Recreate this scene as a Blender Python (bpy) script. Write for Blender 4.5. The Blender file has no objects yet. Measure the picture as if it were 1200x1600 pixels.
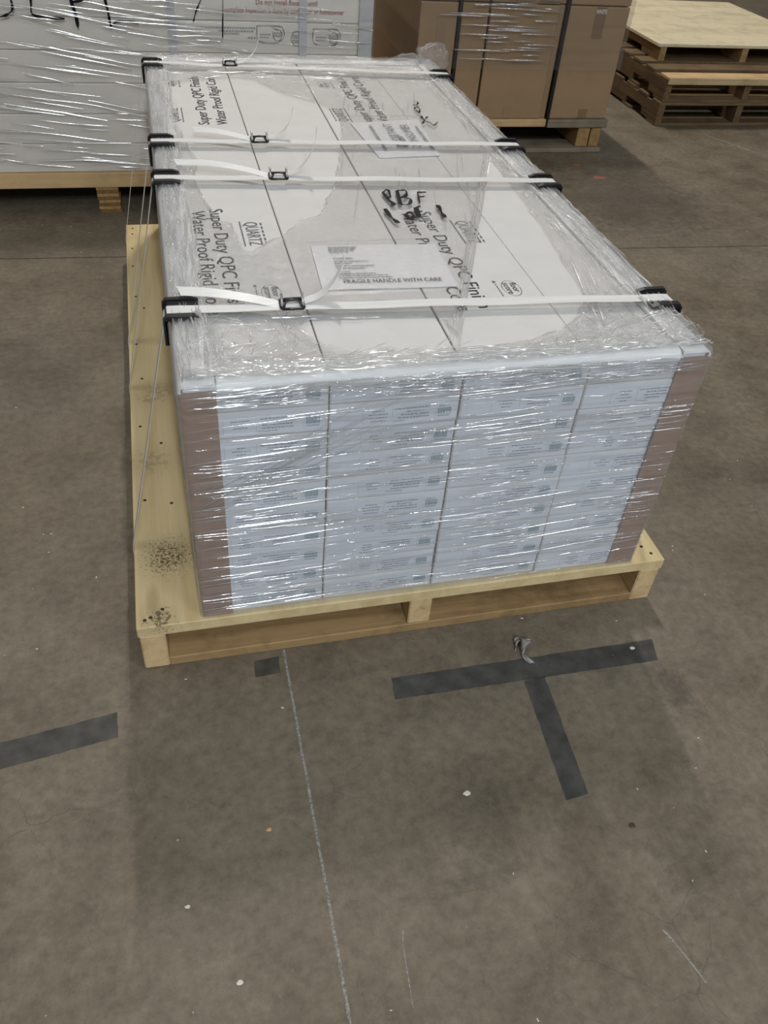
import bpy, bmesh, math, random
from mathutils import Vector, Matrix, noise

random.seed(7)
SC = bpy.context.scene
COL = SC.collection
PI = math.pi

# ------------------------------------------------------------------ camera
cam_d = bpy.data.cameras.new('camera')
cam = bpy.data.objects.new('camera', cam_d)
COL.objects.link(cam)
cam_d.sensor_fit = 'VERTICAL'
cam_d.sensor_height = 36.0
cam_d.sensor_width = 27.0
cam_d.lens = 1284.49 / 1600 * 36.0
cam_d.clip_start = 0.05
cam_d.clip_end = 100
cam.matrix_world = Matrix((
    (0.9698668, 0.1051995, -0.2197530, 0.149072),
    (-0.2326774, 0.6674094, -0.7074079, -1.157217),
    (0.0722463, 0.7372230, 0.6717758, 1.491106),
    (0, 0, 0, 1)))
SC.camera = cam

# ------------------------------------------------------------------ world, exposure
w = bpy.data.worlds.new('world')
SC.world = w
w.use_nodes = True
w.node_tree.nodes['Background'].inputs[0].default_value = (0.55, 0.58, 0.62, 1)
w.node_tree.nodes['Background'].inputs[1].default_value = 0.05
SC.view_settings.view_transform = 'Standard'
SC.view_settings.look = 'None'
SC.view_settings.gamma = 1.0
SC.view_settings.use_curve_mapping = False
SC.view_settings.exposure = -0.56
SC.cycles.use_denoising = True
SC.cycles.max_bounces = 8
SC.cycles.diffuse_bounces = 3
SC.cycles.transparent_max_bounces = 16
SC.cycles.caustics_reflective = False
SC.cycles.caustics_refractive = False
SC.cycles.sample_clamp_indirect = 4.0

# ceiling lamps: long strip lamps, several added for fill and film glints, (x, y centre, length, watts, width, colour, place)
CEIL_Z = 7.2
LAMPS = [
    (1.60, 4.80, 1.3, 370, 0.12, (1.0, 0.94, 0.86), 'over the far aisle'),
    (1.60, 10.2, 3.0, 130, 0.25, (1.0, 0.94, 0.86), 'added for film glints, far end of the aisle'),  # unseen lamp added so the wrinkled top film sparkles
    (-3.6, 9.6, 3.0, 80, 0.25, (1.0, 0.94, 0.86), 'added for film glints, far left bay'),  # added out of view for streaks on the top film
    (6.6, 9.6, 3.0, 60, 0.25, (1.0, 0.94, 0.86), 'added for film glints, far right bay'),  # another added lamp, serves glints on the film
    (0.60, -3.9, 3.0, 90, 0.25, (0.90, 0.95, 1.0), 'over the near aisle'),
    (0.40, -8.8, 3.6, 1150, 0.25, (0.86, 0.93, 1.0), 'as unseen front fill, farthest behind the viewer'),  # unseen fill lamp, power set to brighten the front faces
    (3.30, -4.6, 3.0, 150, 0.25, (0.90, 0.95, 1.0), 'right of the near aisle'),
    (5.80, -5.2, 3.0, 150, 0.25, (0.90, 0.95, 1.0), 'over the near right bay'),
    (-5.2, 1.5, 4.0, 170, 0.25, (1.0, 0.95, 0.86), 'added as side fill over the left bay'),  # added side fill, helps light the left strip of deck
]

# ------------------------------------------------------------------ node helpers
def new_mat(name):
    m = bpy.data.materials.new(name)
    m.use_nodes = True
    nt = m.node_tree
    return m, nt, nt.nodes['Principled BSDF']

def N(nt, t, **kw):
    n = nt.nodes.new(t)
    for k, v in kw.items():
        setattr(n, k, v)
    return n

def noise_node(nt, vec, scale, detail=4, rough=0.55, dist=0.0):
    n = N(nt, 'ShaderNodeTexNoise')
    n.inputs['Scale'].default_value = scale
    n.inputs['Detail'].default_value = detail
    n.inputs['Roughness'].default_value = rough
    n.inputs['Distortion'].default_value = dist
    if vec is not None:
        nt.links.new(vec, n.inputs['Vector'])
    return n.outputs['Fac']

def ramp(nt, fac, stops):
    r = N(nt, 'ShaderNodeValToRGB')
    els = r.color_ramp.elements
    while len(els) < len(stops):
        els.new(0.5)
    for e, (p, c) in zip(els, stops):
        e.position = p
        e.color = (*c, 1) if len(c) == 3 else c
    nt.links.new(fac, r.inputs[0])
    return r.outputs[0]

def g(v):
    return (v, v, v)

def mixc(nt, fac, a, b, mode='MIX'):
    m = N(nt, 'ShaderNodeMix', data_type='RGBA', blend_type=mode)
    for sock, val in ((m.inputs[0], fac), (m.inputs[6], a), (m.inputs[7], b)):
        if isinstance(val, (int, float)):
            sock.default_value = val
        elif isinstance(val, tuple):
            sock.default_value = (*val[:3], 1)
        else:
            nt.links.new(val, sock)
    return m.outputs[2]

def math_n(nt, op, a, b=None, clamp=False):
    m = N(nt, 'ShaderNodeMath', operation=op)
    m.use_clamp = clamp
    for i, v in enumerate((a, b)):
        if v is None:
            continue
        if isinstance(v, (int, float)):
            m.inputs[i].default_value = v
        else:
            nt.links.new(v, m.inputs[i])
    return m.outputs[0]

def coords(nt, scale=(1, 1, 1), loc=(0, 0, 0), rot=(0, 0, 0), rand=True, world=False):
    if world:
        src = N(nt, 'ShaderNodeNewGeometry').outputs['Position']
    else:
        src = N(nt, 'ShaderNodeTexCoord').outputs['Object']
    if rand:
        oi = N(nt, 'ShaderNodeObjectInfo')
        s = N(nt, 'ShaderNodeVectorMath', operation='SCALE')
        s.inputs[0].default_value = (7.3, 5.1, 3.7)
        nt.links.new(oi.outputs['Random'], s.inputs['Scale'])
        a = N(nt, 'ShaderNodeVectorMath', operation='ADD')
        nt.links.new(src, a.inputs[0]); nt.links.new(s.outputs[0], a.inputs[1])
        src = a.outputs[0]
    m = N(nt, 'ShaderNodeMapping')
    m.inputs['Scale'].default_value = scale
    m.inputs['Location'].default_value = loc
    m.inputs['Rotation'].default_value = rot
    nt.links.new(src, m.inputs['Vector'])
    return m.outputs[0]

def bump(nt, h, strength, dist=0.01):
    b = N(nt, 'ShaderNodeBump')
    b.inputs['Strength'].default_value = strength
    b.inputs['Distance'].default_value = dist
    nt.links.new(h, b.inputs['Height'])
    return b.outputs[0]

def simple(name, col, rough=0.5, spec=0.5, metal=0.0, var=0.0, scale=40, bmp=0.0):
    m, nt, p = new_mat(name)
    p.inputs['Roughness'].default_value = rough
    p.inputs['Specular IOR Level'].default_value = spec
    p.inputs['Metallic'].default_value = metal
    if var or bmp:
        f = noise_node(nt, coords(nt), scale, 5)
        lo = tuple(c * (1 - var) for c in col); hi = tuple(min(1, c * (1 + var)) for c in col)
        nt.links.new(ramp(nt, f, [(0.3, lo), (0.7, hi)]), p.inputs['Base Color'])
        if bmp:
            nt.links.new(bump(nt, f, bmp, 0.002), p.inputs['Normal'])
    else:
        p.inputs['Base Color'].default_value = (*col, 1)
    return m

def wood(name, light, dark, axis='y', stain=0.0, stain_col=(0.05, 0.035, 0.02), scale=1.0, knots=0.6):
    m, nt, p = new_mat(name)
    st = {'x': (1.2, 26, 26), 'y': (26, 1.2, 26), 'z': (26, 26, 1.2)}[axis]
    v = coords(nt, tuple(s * scale for s in st))
    f1 = noise_node(nt, v, 1.0, 6, 0.6, 0.6)
    f2 = noise_node(nt, coords(nt, tuple(s * scale * 5 for s in st)), 1.0, 3, 0.5)
    c = ramp(nt, f1, [(0.3, dark), (0.52, light), (0.75, tuple(min(1, a * 1.08) for a in light))])
    c = mixc(nt, math_n(nt, 'MULTIPLY', f2, 0.6), c, dark)
    # knots
    kst = {'x': (2.2, 7, 7), 'y': (7, 2.2, 7), 'z': (7, 7, 2.2)}[axis]
    vo = N(nt, 'ShaderNodeTexVoronoi'); vo.inputs['Scale'].default_value = 0.9
    nt.links.new(coords(nt, kst), vo.inputs['Vector'])
    k = ramp(nt, vo.outputs['Distance'], [(0.05, g(1)), (0.12, g(0))])
    c = mixc(nt, math_n(nt, 'MULTIPLY', k, knots), c, (0.16, 0.085, 0.035))
    if stain:
        s = noise_node(nt, coords(nt), 6, 6, 0.7)
        sf = ramp(nt, s, [(0.48, g(0)), (0.68, g(1))])
        c = mixc(nt, math_n(nt, 'MULTIPLY', sf, stain), c, stain_col)
    nt.links.new(c, p.inputs['Base Color'])
    p.inputs['Roughness'].default_value = 0.65
    p.inputs['Specular IOR Level'].default_value = 0.25
    nt.links.new(bump(nt, f2, 0.25, 0.002), p.inputs['Normal'])
    return m

# ------------------------------------------------------------------ materials
M = {}

def make_floor_mat():
    m, nt, p = new_mat('concrete_floor')
    v = coords(nt, rand=False, world=True)
    big = noise_node(nt, v, 1.3, 6, 0.6, 0.4)
    mid = noise_node(nt, v, 6, 7, 0.65, 0.3)
    fine = noise_node(nt, v, 150, 4, 0.75)
    warm = noise_node(nt, coords(nt, rand=False, world=True, loc=(5, 2, 0)), 2.2, 4)
    c = ramp(nt, mid, [(0.28, (0.106, 0.086, 0.060)), (0.5, (0.158, 0.130, 0.092)), (0.72, (0.202, 0.170, 0.123))])
    c = mixc(nt, math_n(nt, 'MULTIPLY', ramp(nt, big, [(0.42, g(0)), (0.68, g(1))]), 0.45), c, (0.24, 0.208, 0.158))
    c = mixc(nt, math_n(nt, 'MULTIPLY', ramp(nt, warm, [(0.5, g(0)), (0.7, g(1))]), 0.4), c, (0.165, 0.135, 0.095))
    # dark scuffs (elongated) and stains
    sc = noise_node(nt, coords(nt, (3, 9, 3), rot=(0, 0, 0.5), rand=False, world=True), 1.0, 6, 0.7, 0.5)
    c = mixc(nt, math_n(nt, 'MULTIPLY', ramp(nt, sc, [(0.58, g(0)), (0.74, g(1))]), 0.5), c, (0.062, 0.056, 0.048))
    # pale abrasion
    ab = noise_node(nt, coords(nt, (7, 2.4, 3), rot=(0, 0, -0.35), loc=(3, 0, 0), rand=False, world=True), 1.0, 8, 0.75, 0.3)
    c = mixc(nt, math_n(nt, 'MULTIPLY', ramp(nt, ab, [(0.6, g(0)), (0.78, g(1))]), 0.35), c, (0.33, 0.30, 0.25))
    for (sx_, sy_, rx_, ry_, k_) in [(1.150, -0.262, 0.045, 0.085, 0.55), (1.02, -0.19, 0.05, 0.05, 0.25), (1.0, -0.62, 0.12, 0.10, 0.3), (0.62, -0.46, 0.09, 0.14, 0.22), (2.35, 2.45, 0.5, 0.5, 0.5), (-0.3, 1.2, 0.16, 0.3, 0.3)]:
        mp = N(nt, 'ShaderNodeMapping', vector_type='TEXTURE')
        mp.inputs['Location'].default_value = (sx_, sy_, 0)
        mp.inputs['Scale'].default_value = (rx_, ry_, 1)
        nt.links.new(v, mp.inputs['Vector'])
        ln_ = N(nt, 'ShaderNodeVectorMath', operation='LENGTH'); nt.links.new(mp.outputs[0], ln_.inputs[0])
        edge = math_n(nt, 'ADD', ln_.outputs['Value'], math_n(nt, 'MULTIPLY', math_n(nt, 'SUBTRACT', noise_node(nt, v, 22, 5, 0.7), 0.5), 1.6))
        c = mixc(nt, math_n(nt, 'MULTIPLY', ramp(nt, edge, [(0.45, g(1)), (1.0, g(0))]), k_), c, (0.052, 0.045, 0.038))
    grain = noise_node(nt, v, 42, 6, 0.7)
    c = mixc(nt, 0.55, c, mixc(nt, 1.0, c, ramp(nt, grain, [(0.3, g(0.55)), (0.7, g(1.45))]), 'MULTIPLY'))
    # fine speckle
    c = mixc(nt, math_n(nt, 'MULTIPLY', ramp(nt, fine, [(0.62, g(0)), (0.70, g(1))]), 0.5), c, (0.31, 0.285, 0.24))
    c = mixc(nt, math_n(nt, 'MULTIPLY', ramp(nt, fine, [(0.30, g(1)), (0.40, g(0))]), 0.5), c, (0.06, 0.05, 0.038))
    # hairline cracks
    wv = N(nt, 'ShaderNodeVectorMath', operation='ADD')
    n3 = N(nt, 'ShaderNodeTexNoise'); n3.inputs['Scale'].default_value = 9; n3.inputs['Detail'].default_value = 5
    nt.links.new(v, n3.inputs['Vector'])
    s3 = N(nt, 'ShaderNodeVectorMath', operation='SCALE'); s3.inputs['Scale'].default_value = 0.09
    nt.links.new(n3.outputs['Color'], s3.inputs[0])
    nt.links.new(v, wv.inputs[0]); nt.links.new(s3.outputs[0], wv.inputs[1])
    vo = N(nt, 'ShaderNodeTexVoronoi', feature='DISTANCE_TO_EDGE'); vo.inputs['Scale'].default_value = 6.0
    nt.links.new(wv.outputs[0], vo.inputs['Vector'])
    cr = ramp(nt, vo.outputs['Distance'], [(0.002, g(1)), (0.006, g(0))])
    mk = noise_node(nt, coords(nt, loc=(0.7, 3.1, 0), rand=False, world=True), 2.0, 3)
    crk = math_n(nt, 'MULTIPLY', cr, ramp(nt, mk, [(0.53, g(0)), (0.66, g(1))]))
    c = mixc(nt, math_n(nt, 'MULTIPLY', crk, 0.38), c, (0.045, 0.038, 0.03))
    nt.links.new(c, p.inputs['Base Color'])
    r = ramp(nt, mid, [(0.3, g(0.42)), (0.7, g(0.62))])
    nt.links.new(r, p.inputs['Roughness'])
    p.inputs['Specular IOR Level'].default_value = 0.35
    h = math_n(nt, 'SUBTRACT', math_n(nt, 'MULTIPLY', fine, 0.5), crk)
    nt.links.new(bump(nt, h, 0.22, 0.003), p.inputs['Normal'])
    return m
M['floor'] = make_floor_mat()

def make_deck_mat():
    m = wood('plywood_deck', (0.74, 0.60, 0.35), (0.58, 0.44, 0.22), 'y', 0.0, knots=0.35, scale=0.8)
    nt = m.node_tree
    p = nt.nodes['Principled BSDF']
    src = p.inputs['Base Color'].links[0].from_socket
    pos = N(nt, 'ShaderNodeNewGeometry').outputs['Position']
    c = src
    for (cx, cy, r, k, sc_) in [(0.075, 0.20, 0.115, 0.85, 170), (0.05, 0.02, 0.06, 0.8, 150), (0.06, 0.85, 0.10, 0.30, 60), (0.05, 0.55, 0.09, 0.25, 60)]:
        d = N(nt, 'ShaderNodeVectorMath', operation='DISTANCE')
        d.inputs[1].default_value = (cx, cy, 0.137)
        nt.links.new(pos, d.inputs[0])
        near = ramp(nt, math_n(nt, 'DIVIDE', d.outputs['Value'], r), [(0.2, g(1)), (1.0, g(0))])
        sp = noise_node(nt, coords(nt, rand=False), sc_, 4, 0.7)
        f = math_n(nt, 'MULTIPLY', ramp(nt, math_n(nt, 'ADD', sp, math_n(nt, 'MULTIPLY', near, 0.22)), [(0.68, g(0)), (0.76, g(1))]), near)
        soft = math_n(nt, 'MULTIPLY', near, 0.18)
        c = mixc(nt, soft, c, (0.22, 0.17, 0.09))
        c = mixc(nt, math_n(nt, 'MULTIPLY', f, k), c, (0.035, 0.028, 0.02))
    nt.links.new(c, p.inputs['Base Color'])
    return m
M['deck'] = make_deck_mat()
M['pine_y'] = wood('pine_stringer', (0.72, 0.55, 0.31), (0.52, 0.34, 0.16), 'y', 0.15)
M['pine_x_shaded'] = wood('shaded_pine_board', (0.42, 0.28, 0.135), (0.26, 0.155, 0.065), 'x', 0.55, knots=0.9)  # darkened to stand for the shade under the deck; stains are the wood's own
M['old_y'] = wood('old_pallet_stringer', (0.20, 0.13, 0.065), (0.09, 0.055, 0.028), 'y', 0.5)
M['old_x'] = wood('old_pallet_board', (0.22, 0.15, 0.08), (0.10, 0.062, 0.03), 'x', 0.5)
M['grey_x'] = wood('weathered_board', (0.30, 0.25, 0.18), (0.15, 0.12, 0.08), 'x', 0.4)
M['tan_x'] = wood('tan_board', (0.70, 0.49, 0.26), (0.52, 0.33, 0.15), 'x', 0.25)
M['pale_x'] = wood('pale_board', (0.62, 0.48, 0.28), (0.44, 0.31, 0.16), 'x', 0.3)
M['tan_y'] = wood('tan_block', (0.45, 0.29, 0.13), (0.28, 0.165, 0.065), 'y', 0.25)
M['ply_x'] = wood('plywood_sheet', (0.76, 0.68, 0.49), (0.62, 0.53, 0.34), 'x', 0.45, (0.38, 0.31, 0.20), scale=0.35, knots=0.6)
M['ply_edge_a'] = simple('laminated_ply_light', (0.42, 0.26, 0.11), 0.7, 0.2, var=0.25, scale=60)
M['ply_edge_b'] = simple('laminated_ply_dark', (0.24, 0.135, 0.05), 0.7, 0.2, var=0.25, scale=60)
M['carton'] = simple('white_carton_board', (0.69, 0.68, 0.665), 0.6, 0.3, var=0.03, scale=14)
M['carton_grey'] = simple('off_white_carton_board', (0.82, 0.77, 0.69), 0.6, 0.3, var=0.04, scale=10)
M['board_white'] = simple('white_edge_board', (0.82, 0.82, 0.81), 0.5, 0.4, var=0.03, scale=30)
M['board_grey'] = simple('grey_edge_board', (0.56, 0.56, 0.55), 0.5, 0.4, var=0.03, scale=30)
M['kraft_protector'] = simple('kraft_corner_board', (0.32, 0.205, 0.14), 0.55, 0.3, var=0.08, scale=25)
M['kraft'] = simple('kraft_carton_board', (0.355, 0.235, 0.13), 0.6, 0.3, var=0.06, scale=8)
M['kraft_b'] = simple('kraft_carton_board_dull', (0.335, 0.225, 0.130), 0.6, 0.3, var=0.06, scale=8)
M['packing_tape'] = simple('brown_packing_tape', (0.24, 0.155, 0.09), 0.3, 0.5)
M['black_plastic'] = simple('black_plastic', (0.012, 0.012, 0.013), 0.32, 0.5)
M['black_wire'] = simple('black_coated_wire', (0.014, 0.014, 0.016), 0.25, 0.7, metal=0.3)
M['highlight_wire'] = simple('silver_highlight_wire', (0.55, 0.55, 0.56), 0.3, 0.5, metal=0.9)  # silver colour paints the highlight on the buckle's prongs
def make_strap_mat():
    m, nt, p = new_mat('woven_white_strap')
    f = noise_node(nt, coords(nt, (2, 420, 2)), 1.0, 2)
    nt.links.new(ramp(nt, f, [(0.3, (0.72, 0.72, 0.71)), (0.7, (0.86, 0.86, 0.85))]), p.inputs['Base Color'])
    p.inputs['Roughness'].default_value = 0.33
    p.inputs['Subsurface Weight'].default_value = 0.0
    nt.links.new(bump(nt, f, 0.15, 0.001), p.inputs['Normal'])
    return m
M['strap'] = make_strap_mat()
M['strap_grey'] = simple('grey_strap', (0.60, 0.60, 0.60), 0.4, 0.4, var=0.04, scale=100)
M['ink'] = simple('black_print', (0.045, 0.045, 0.048), 0.6, 0.2)
M['ink_soft'] = simple('grey_print', (0.17, 0.17, 0.18), 0.6, 0.2)
M['ink_faint'] = simple('pale_grey_print', (0.36, 0.37, 0.39), 0.6, 0.2)
M['ink_red'] = simple('red_print', (0.40, 0.10, 0.095), 0.6, 0.2)
M['ink_white'] = simple('white_print', (0.8, 0.78, 0.74), 0.6, 0.2)
M['marker'] = simple('black_marker', (0.006, 0.006, 0.008), 0.6, 0.2)
M['teal'] = simple('teal_barcode_print', (0.30, 0.42, 0.46), 0.6, 0.2)
M['ink_label'] = simple('fine_label_print', (0.30, 0.32, 0.36), 0.6, 0.2)
M['ink_rule'] = simple('fine_label_rules', (0.50, 0.52, 0.56), 0.6, 0.2)
M['label'] = simple('white_label_paper', (0.77, 0.80, 0.86), 0.5, 0.3)
M['paper'] = simple('white_envelope_paper', (0.83, 0.83, 0.845), 0.45, 0.4, var=0.02, scale=20)
M['tape'] = simple('dark_grey_floor_tape', (0.068, 0.065, 0.060), 0.5, 0.3, var=0.35, scale=26)
M['tape_faded'] = simple('faded_floor_tape', (0.078, 0.072, 0.060), 0.6, 0.3, var=0.35, scale=26)
M['chalk'] = simple('chalk_dust', (0.27, 0.26, 0.235), 0.9, 0.1, var=0.55, scale=260)
M['scrap'] = simple('pale_debris', (0.70, 0.66, 0.57), 0.8, 0.1)
M['orange_scrap'] = simple('orange_wood_chip', (0.60, 0.36, 0.19), 0.8, 0.1)
M['grey_plastic'] = simple('crumpled_grey_plastic', (0.30, 0.29, 0.27), 0.35, 0.5)
M['nail'] = simple('nail_head', (0.06, 0.045, 0.03), 0.5, 0.4)
M['wall'] = simple('painted_wall', (0.45, 0.45, 0.44), 0.8, 0.2, var=0.05, scale=3)
M['ceiling'] = simple('ceiling_deck', (0.5, 0.5, 0.49), 0.8, 0.2)
M['housing'] = simple('lamp_housing', (0.7, 0.7, 0.7), 0.4, 0.4)
M['red_spot'] = simple('red_paint_spot', (0.30, 0.13, 0.09), 0.7, 0.2)

def make_film(name, haze=0.14, gloss=0.10, rough=0.12, bscale=(60, 60, 60), bstr=0.35, hvar=0.08, tint=(0.93, 0.95, 0.97), fk=0.22, bd=0.004):
    """thin stretch film: clear, a little milky, with a Fresnel gloss"""
    m, nt, p = new_mat(name)
    nt.nodes.remove(p)
    out = nt.nodes['Material Output']
    v = coords(nt, bscale, rand=False)
    f = noise_node(nt, v, 1.0, 4, 0.6, 0.4)
    nb = bump(nt, f, bstr, bd)
    tr = N(nt, 'ShaderNodeBsdfTransparent'); tr.inputs[0].default_value = (0.985, 0.985, 0.987, 1)
    df = N(nt, 'ShaderNodeBsdfDiffuse'); df.inputs[0].default_value = (*tint, 1)
    tl = N(nt, 'ShaderNodeBsdfTranslucent'); tl.inputs[0].default_value = (*tint, 1)
    milky = N(nt, 'ShaderNodeMixShader'); milky.inputs[0].default_value = 0.45
    nt.links.new(df.outputs[0], milky.inputs[1]); nt.links.new(tl.outputs[0], milky.inputs[2])
    f2 = noise_node(nt, coords(nt, tuple(b * 0.3 for b in bscale), rand=False), 1.0, 4, 0.6)
    hz = math_n(nt, 'ADD', math_n(nt, 'MULTIPLY', math_n(nt, 'SUBTRACT', f2, 0.5), hvar * 4), haze, clamp=True)
    m1 = N(nt, 'ShaderNodeMixShader')
    nt.links.new(hz, m1.inputs[0])
    nt.links.new(tr.outputs[0], m1.inputs[1]); nt.links.new(milky.outputs[0], m1.inputs[2])
    gl = N(nt, 'ShaderNodeBsdfGlossy'); gl.inputs['Roughness'].default_value = rough
    gl.inputs[0].default_value = (1, 1, 1, 1)
    nt.links.new(nb, gl.inputs['Normal'])
    fr = N(nt, 'ShaderNodeFresnel'); fr.inputs['IOR'].default_value = 1.5
    fac = math_n(nt, 'ADD', math_n(nt, 'MULTIPLY', fr.outputs[0], fk), gloss, clamp=True)
    m2 = N(nt, 'ShaderNodeMixShader')
    nt.links.new(fac, m2.inputs[0])
    nt.links.new(m1.outputs[0], m2.inputs[1]); nt.links.new(gl.outputs[0], m2.inputs[2])
    nt.links.new(m2.outputs[0], out.inputs[0])
    return m
M['film_side'] = make_film('stretch_film_side', 0.16, 0.02, 0.14, (3, 3, 170), 0.6, 0.04, (0.90, 0.94, 1.0), bd=0.006)
M['film_top'] = make_film('stretch_film_top', 0.06, 0.08, 0.07, (75, 50, 75), 0.75, 0.03, bd=0.009)
M['film_ridge'] = make_film('stretch_film_wrinkle', 0.20, 0.22, 0.10, (40, 40, 40), 0.15, 0.0)
M['film_ridge_far'] = make_film('stretch_film_wrinkle_far', 0.15, 0.45, 0.16, (40, 40, 40), 0.1, 0.0)
M['film_pleat'] = make_film('stretch_film_pleat', 0.38, 0.10, 0.09, (40, 40, 40), 0.15, 0.0, (1.0, 1.0, 1.0))
M['film_far'] = make_film('stretch_film_background', 0.04, 0.01, 0.14, (2.2, 2.2, 70), 0.6, 0.02)

# ------------------------------------------------------------------ object helpers
def tag(o, label=None, cat=None, group=None, kind=None):
    if label: o['label'] = label
    if cat: o['category'] = cat
    if group: o['group'] = group
    if kind: o['kind'] = kind
    return o

def empty(name, loc, label=None, cat=None, group=None):
    o = bpy.data.objects.new(name, None)
    COL.objects.link(o)
    o.location = loc
    o.empty_display_size = 0.05
    return tag(o, label, cat, group)

def wloc(o):
    v = Vector((0, 0, 0))
    while o is not None:
        v += o.location
        o = o.parent
    return v

def link(name, me, mat, parent=None, origin=None):
    """me is in world coordinates; re-origin it to its base (or the given point) and parent it"""
    if origin is None:
        if len(me.vertices):
            xs = [v.co.x for v in me.vertices]; ys = [v.co.y for v in me.vertices]; zs = [v.co.z for v in me.vertices]
            origin = Vector(((min(xs) + max(xs)) / 2, (min(ys) + max(ys)) / 2, min(zs)))
        else:
            origin = Vector((0, 0, 0))
    origin = Vector(origin)
    me.transform(Matrix.Translation(-origin))
    o = bpy.data.objects.new(name, me)
    COL.objects.link(o)
    if mat is not None and not len(me.materials):
        me.materials.append(M[mat] if isinstance(mat, str) else mat)
    if parent is not None:
        o.parent = parent
        o.location = origin - wloc(parent)
    else:
        o.location = origin
    return o

def bm_mesh(bm, name='m', smooth=False):
    me = bpy.data.meshes.new(name)
    bmesh.ops.recalc_face_normals(bm, faces=bm.faces)
    if smooth:
        for f in bm.faces: f.smooth = True
    bm.to_mesh(me); bm.free()
    return me

def box_mesh(x0, x1, y0, y1, z0, z1, bev=0.0, seg=1):
    bm = bmesh.new()
    r = bmesh.ops.create_cube(bm, size=1.0)
    for v in r['verts']:
        v.co = Vector(((x0 + x1) / 2 + v.co.x * (x1 - x0), (y0 + y1) / 2 + v.co.y * (y1 - y0), (z0 + z1) / 2 + v.co.z * (z1 - z0)))
    if bev:
        bmesh.ops.bevel(bm, geom=list(bm.edges), offset=bev, segments=seg, affect='EDGES', profile=0.5)
    return bm_mesh(bm)

def box(name, x0, x1, y0, y1, z0, z1, mat, parent=None, bev=0.0, seg=1):
    return link(name, box_mesh(x0, x1, y0, y1, z0, z1, bev, seg), mat, parent)

def py_mesh(verts, faces, smooth=False):
    me = bpy.data.meshes.new('m')
    me.from_pydata([tuple(v) for v in verts], [], faces)
    if smooth:
        for p in me.polygons: p.use_smooth = True
    me.update()
    return me

def extrude_profile(pts, axis, a, b, smooth=False):
    """closed 2D profile extruded along an axis from a to b (profile gives the two other axes in order)"""
    def P(u, v, t):
        return {'x': (t, u, v), 'y': (u, t, v), 'z': (u, v, t)}[axis]
    n = len(pts)
    vs = [P(u, v, a) for u, v in pts] + [P(u, v, b) for u, v in pts]
    fs = [(i, (i + 1) % n, n + (i + 1) % n, n + i) for i in range(n)] + [tuple(range(n)), tuple(range(n, 2 * n))]
    bm = bmesh.new()
    bv = [bm.verts.new(v) for v in vs]
    for f in fs: bm.faces.new([bv[i] for i in f])
    me = bm_mesh(bm)
    return me

def ribbon_mesh(path, wdir, width, thick=0.0008):
    """a strap: path of points, constant width direction, small thickness, closed"""
    wd = Vector(wdir).normalized() * width / 2
    n = len(path)
    vs, fs = [], []
    for i, p in enumerate(path):
        p = Vector(p)
        a = Vector(path[max(0, i - 1)]); b = Vector(path[min(n - 1, i + 1)])
        t = (b - a).normalized()
        nn = t.cross(wd).normalized() * thick / 2
        vs += [p - wd - nn, p + wd - nn, p + wd + nn, p - wd + nn]
    for i in range(n - 1):
        o = 4 * i
        for k in range(4):
            fs.append((o + k, o + (k + 1) % 4, o + 4 + (k + 1) % 4, o + 4 + k))
    fs += [(0, 1, 2, 3), (4 * n - 4, 4 * n - 3, 4 * n - 2, 4 * n - 1)]
    bm = bmesh.new()
    bv = [bm.verts.new(v) for v in vs]
    for f in fs: bm.faces.new([bv[i] for i in f])
    return bm_mesh(bm)

def tube_mesh(path, r, seg=8, closed=False):
    n = len(path); vs = []; fs = []
    P = [Vector(p) for p in path]
    up0 = None
    for i in range(n):
        a = P[(i - 1) % n] if closed else P[max(0, i - 1)]
        b = P[(i + 1) % n] if closed else P[min(n - 1, i + 1)]
        t = (b - a).normalized()
        up = Vector((0, 0, 1)) if abs(t.z) < 0.9 else Vector((1, 0, 0))
        if up0 is not None:
            up = up0 - t * up0.dot(t)
            if up.length < 1e-4: up = Vector((0, 1, 0))
        s = t.cross(up).normalized(); u = s.cross(t).normalized(); up0 = u
        for k in range(seg):
            an = 2 * PI * k / seg
            vs.append(P[i] + s * math.cos(an) * r + u * math.sin(an) * r)
    m = n if closed else n - 1
    for i in range(m):
        for k in range(seg):
            j = (i + 1) % n
            fs.append((i * seg + k, i * seg + (k + 1) % seg, j * seg + (k + 1) % seg, j * seg + k))
    if not closed:
        fs += [tuple(range(seg)), tuple(range((n - 1) * seg, n * seg))]
    bm = bmesh.new()
    bv = [bm.verts.new(v) for v in vs]
    for f in fs: bm.faces.new([bv[i] for i in f])
    return bm_mesh(bm, smooth=True)

def smooth_path(pts, n=6):
    """Catmull-Rom through the points"""
    P = [Vector(p) for p in pts]
    P = [P[0] * 2 - P[1]] + P + [P[-1] * 2 - P[-2]]
    out = []
    for i in range(1, len(P) - 2):
        for k in range(n):
            t = k / n
            p0, p1, p2, p3 = P[i - 1], P[i], P[i + 1], P[i + 2]
            out.append(0.5 * ((2 * p1) + (p2 - p0) * t + (2 * p0 - 5 * p1 + 4 * p2 - p3) * t * t + (3 * p1 - p0 - 3 * p2 + p3) * t ** 3))
    out.append(P[-2])
    return out

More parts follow.
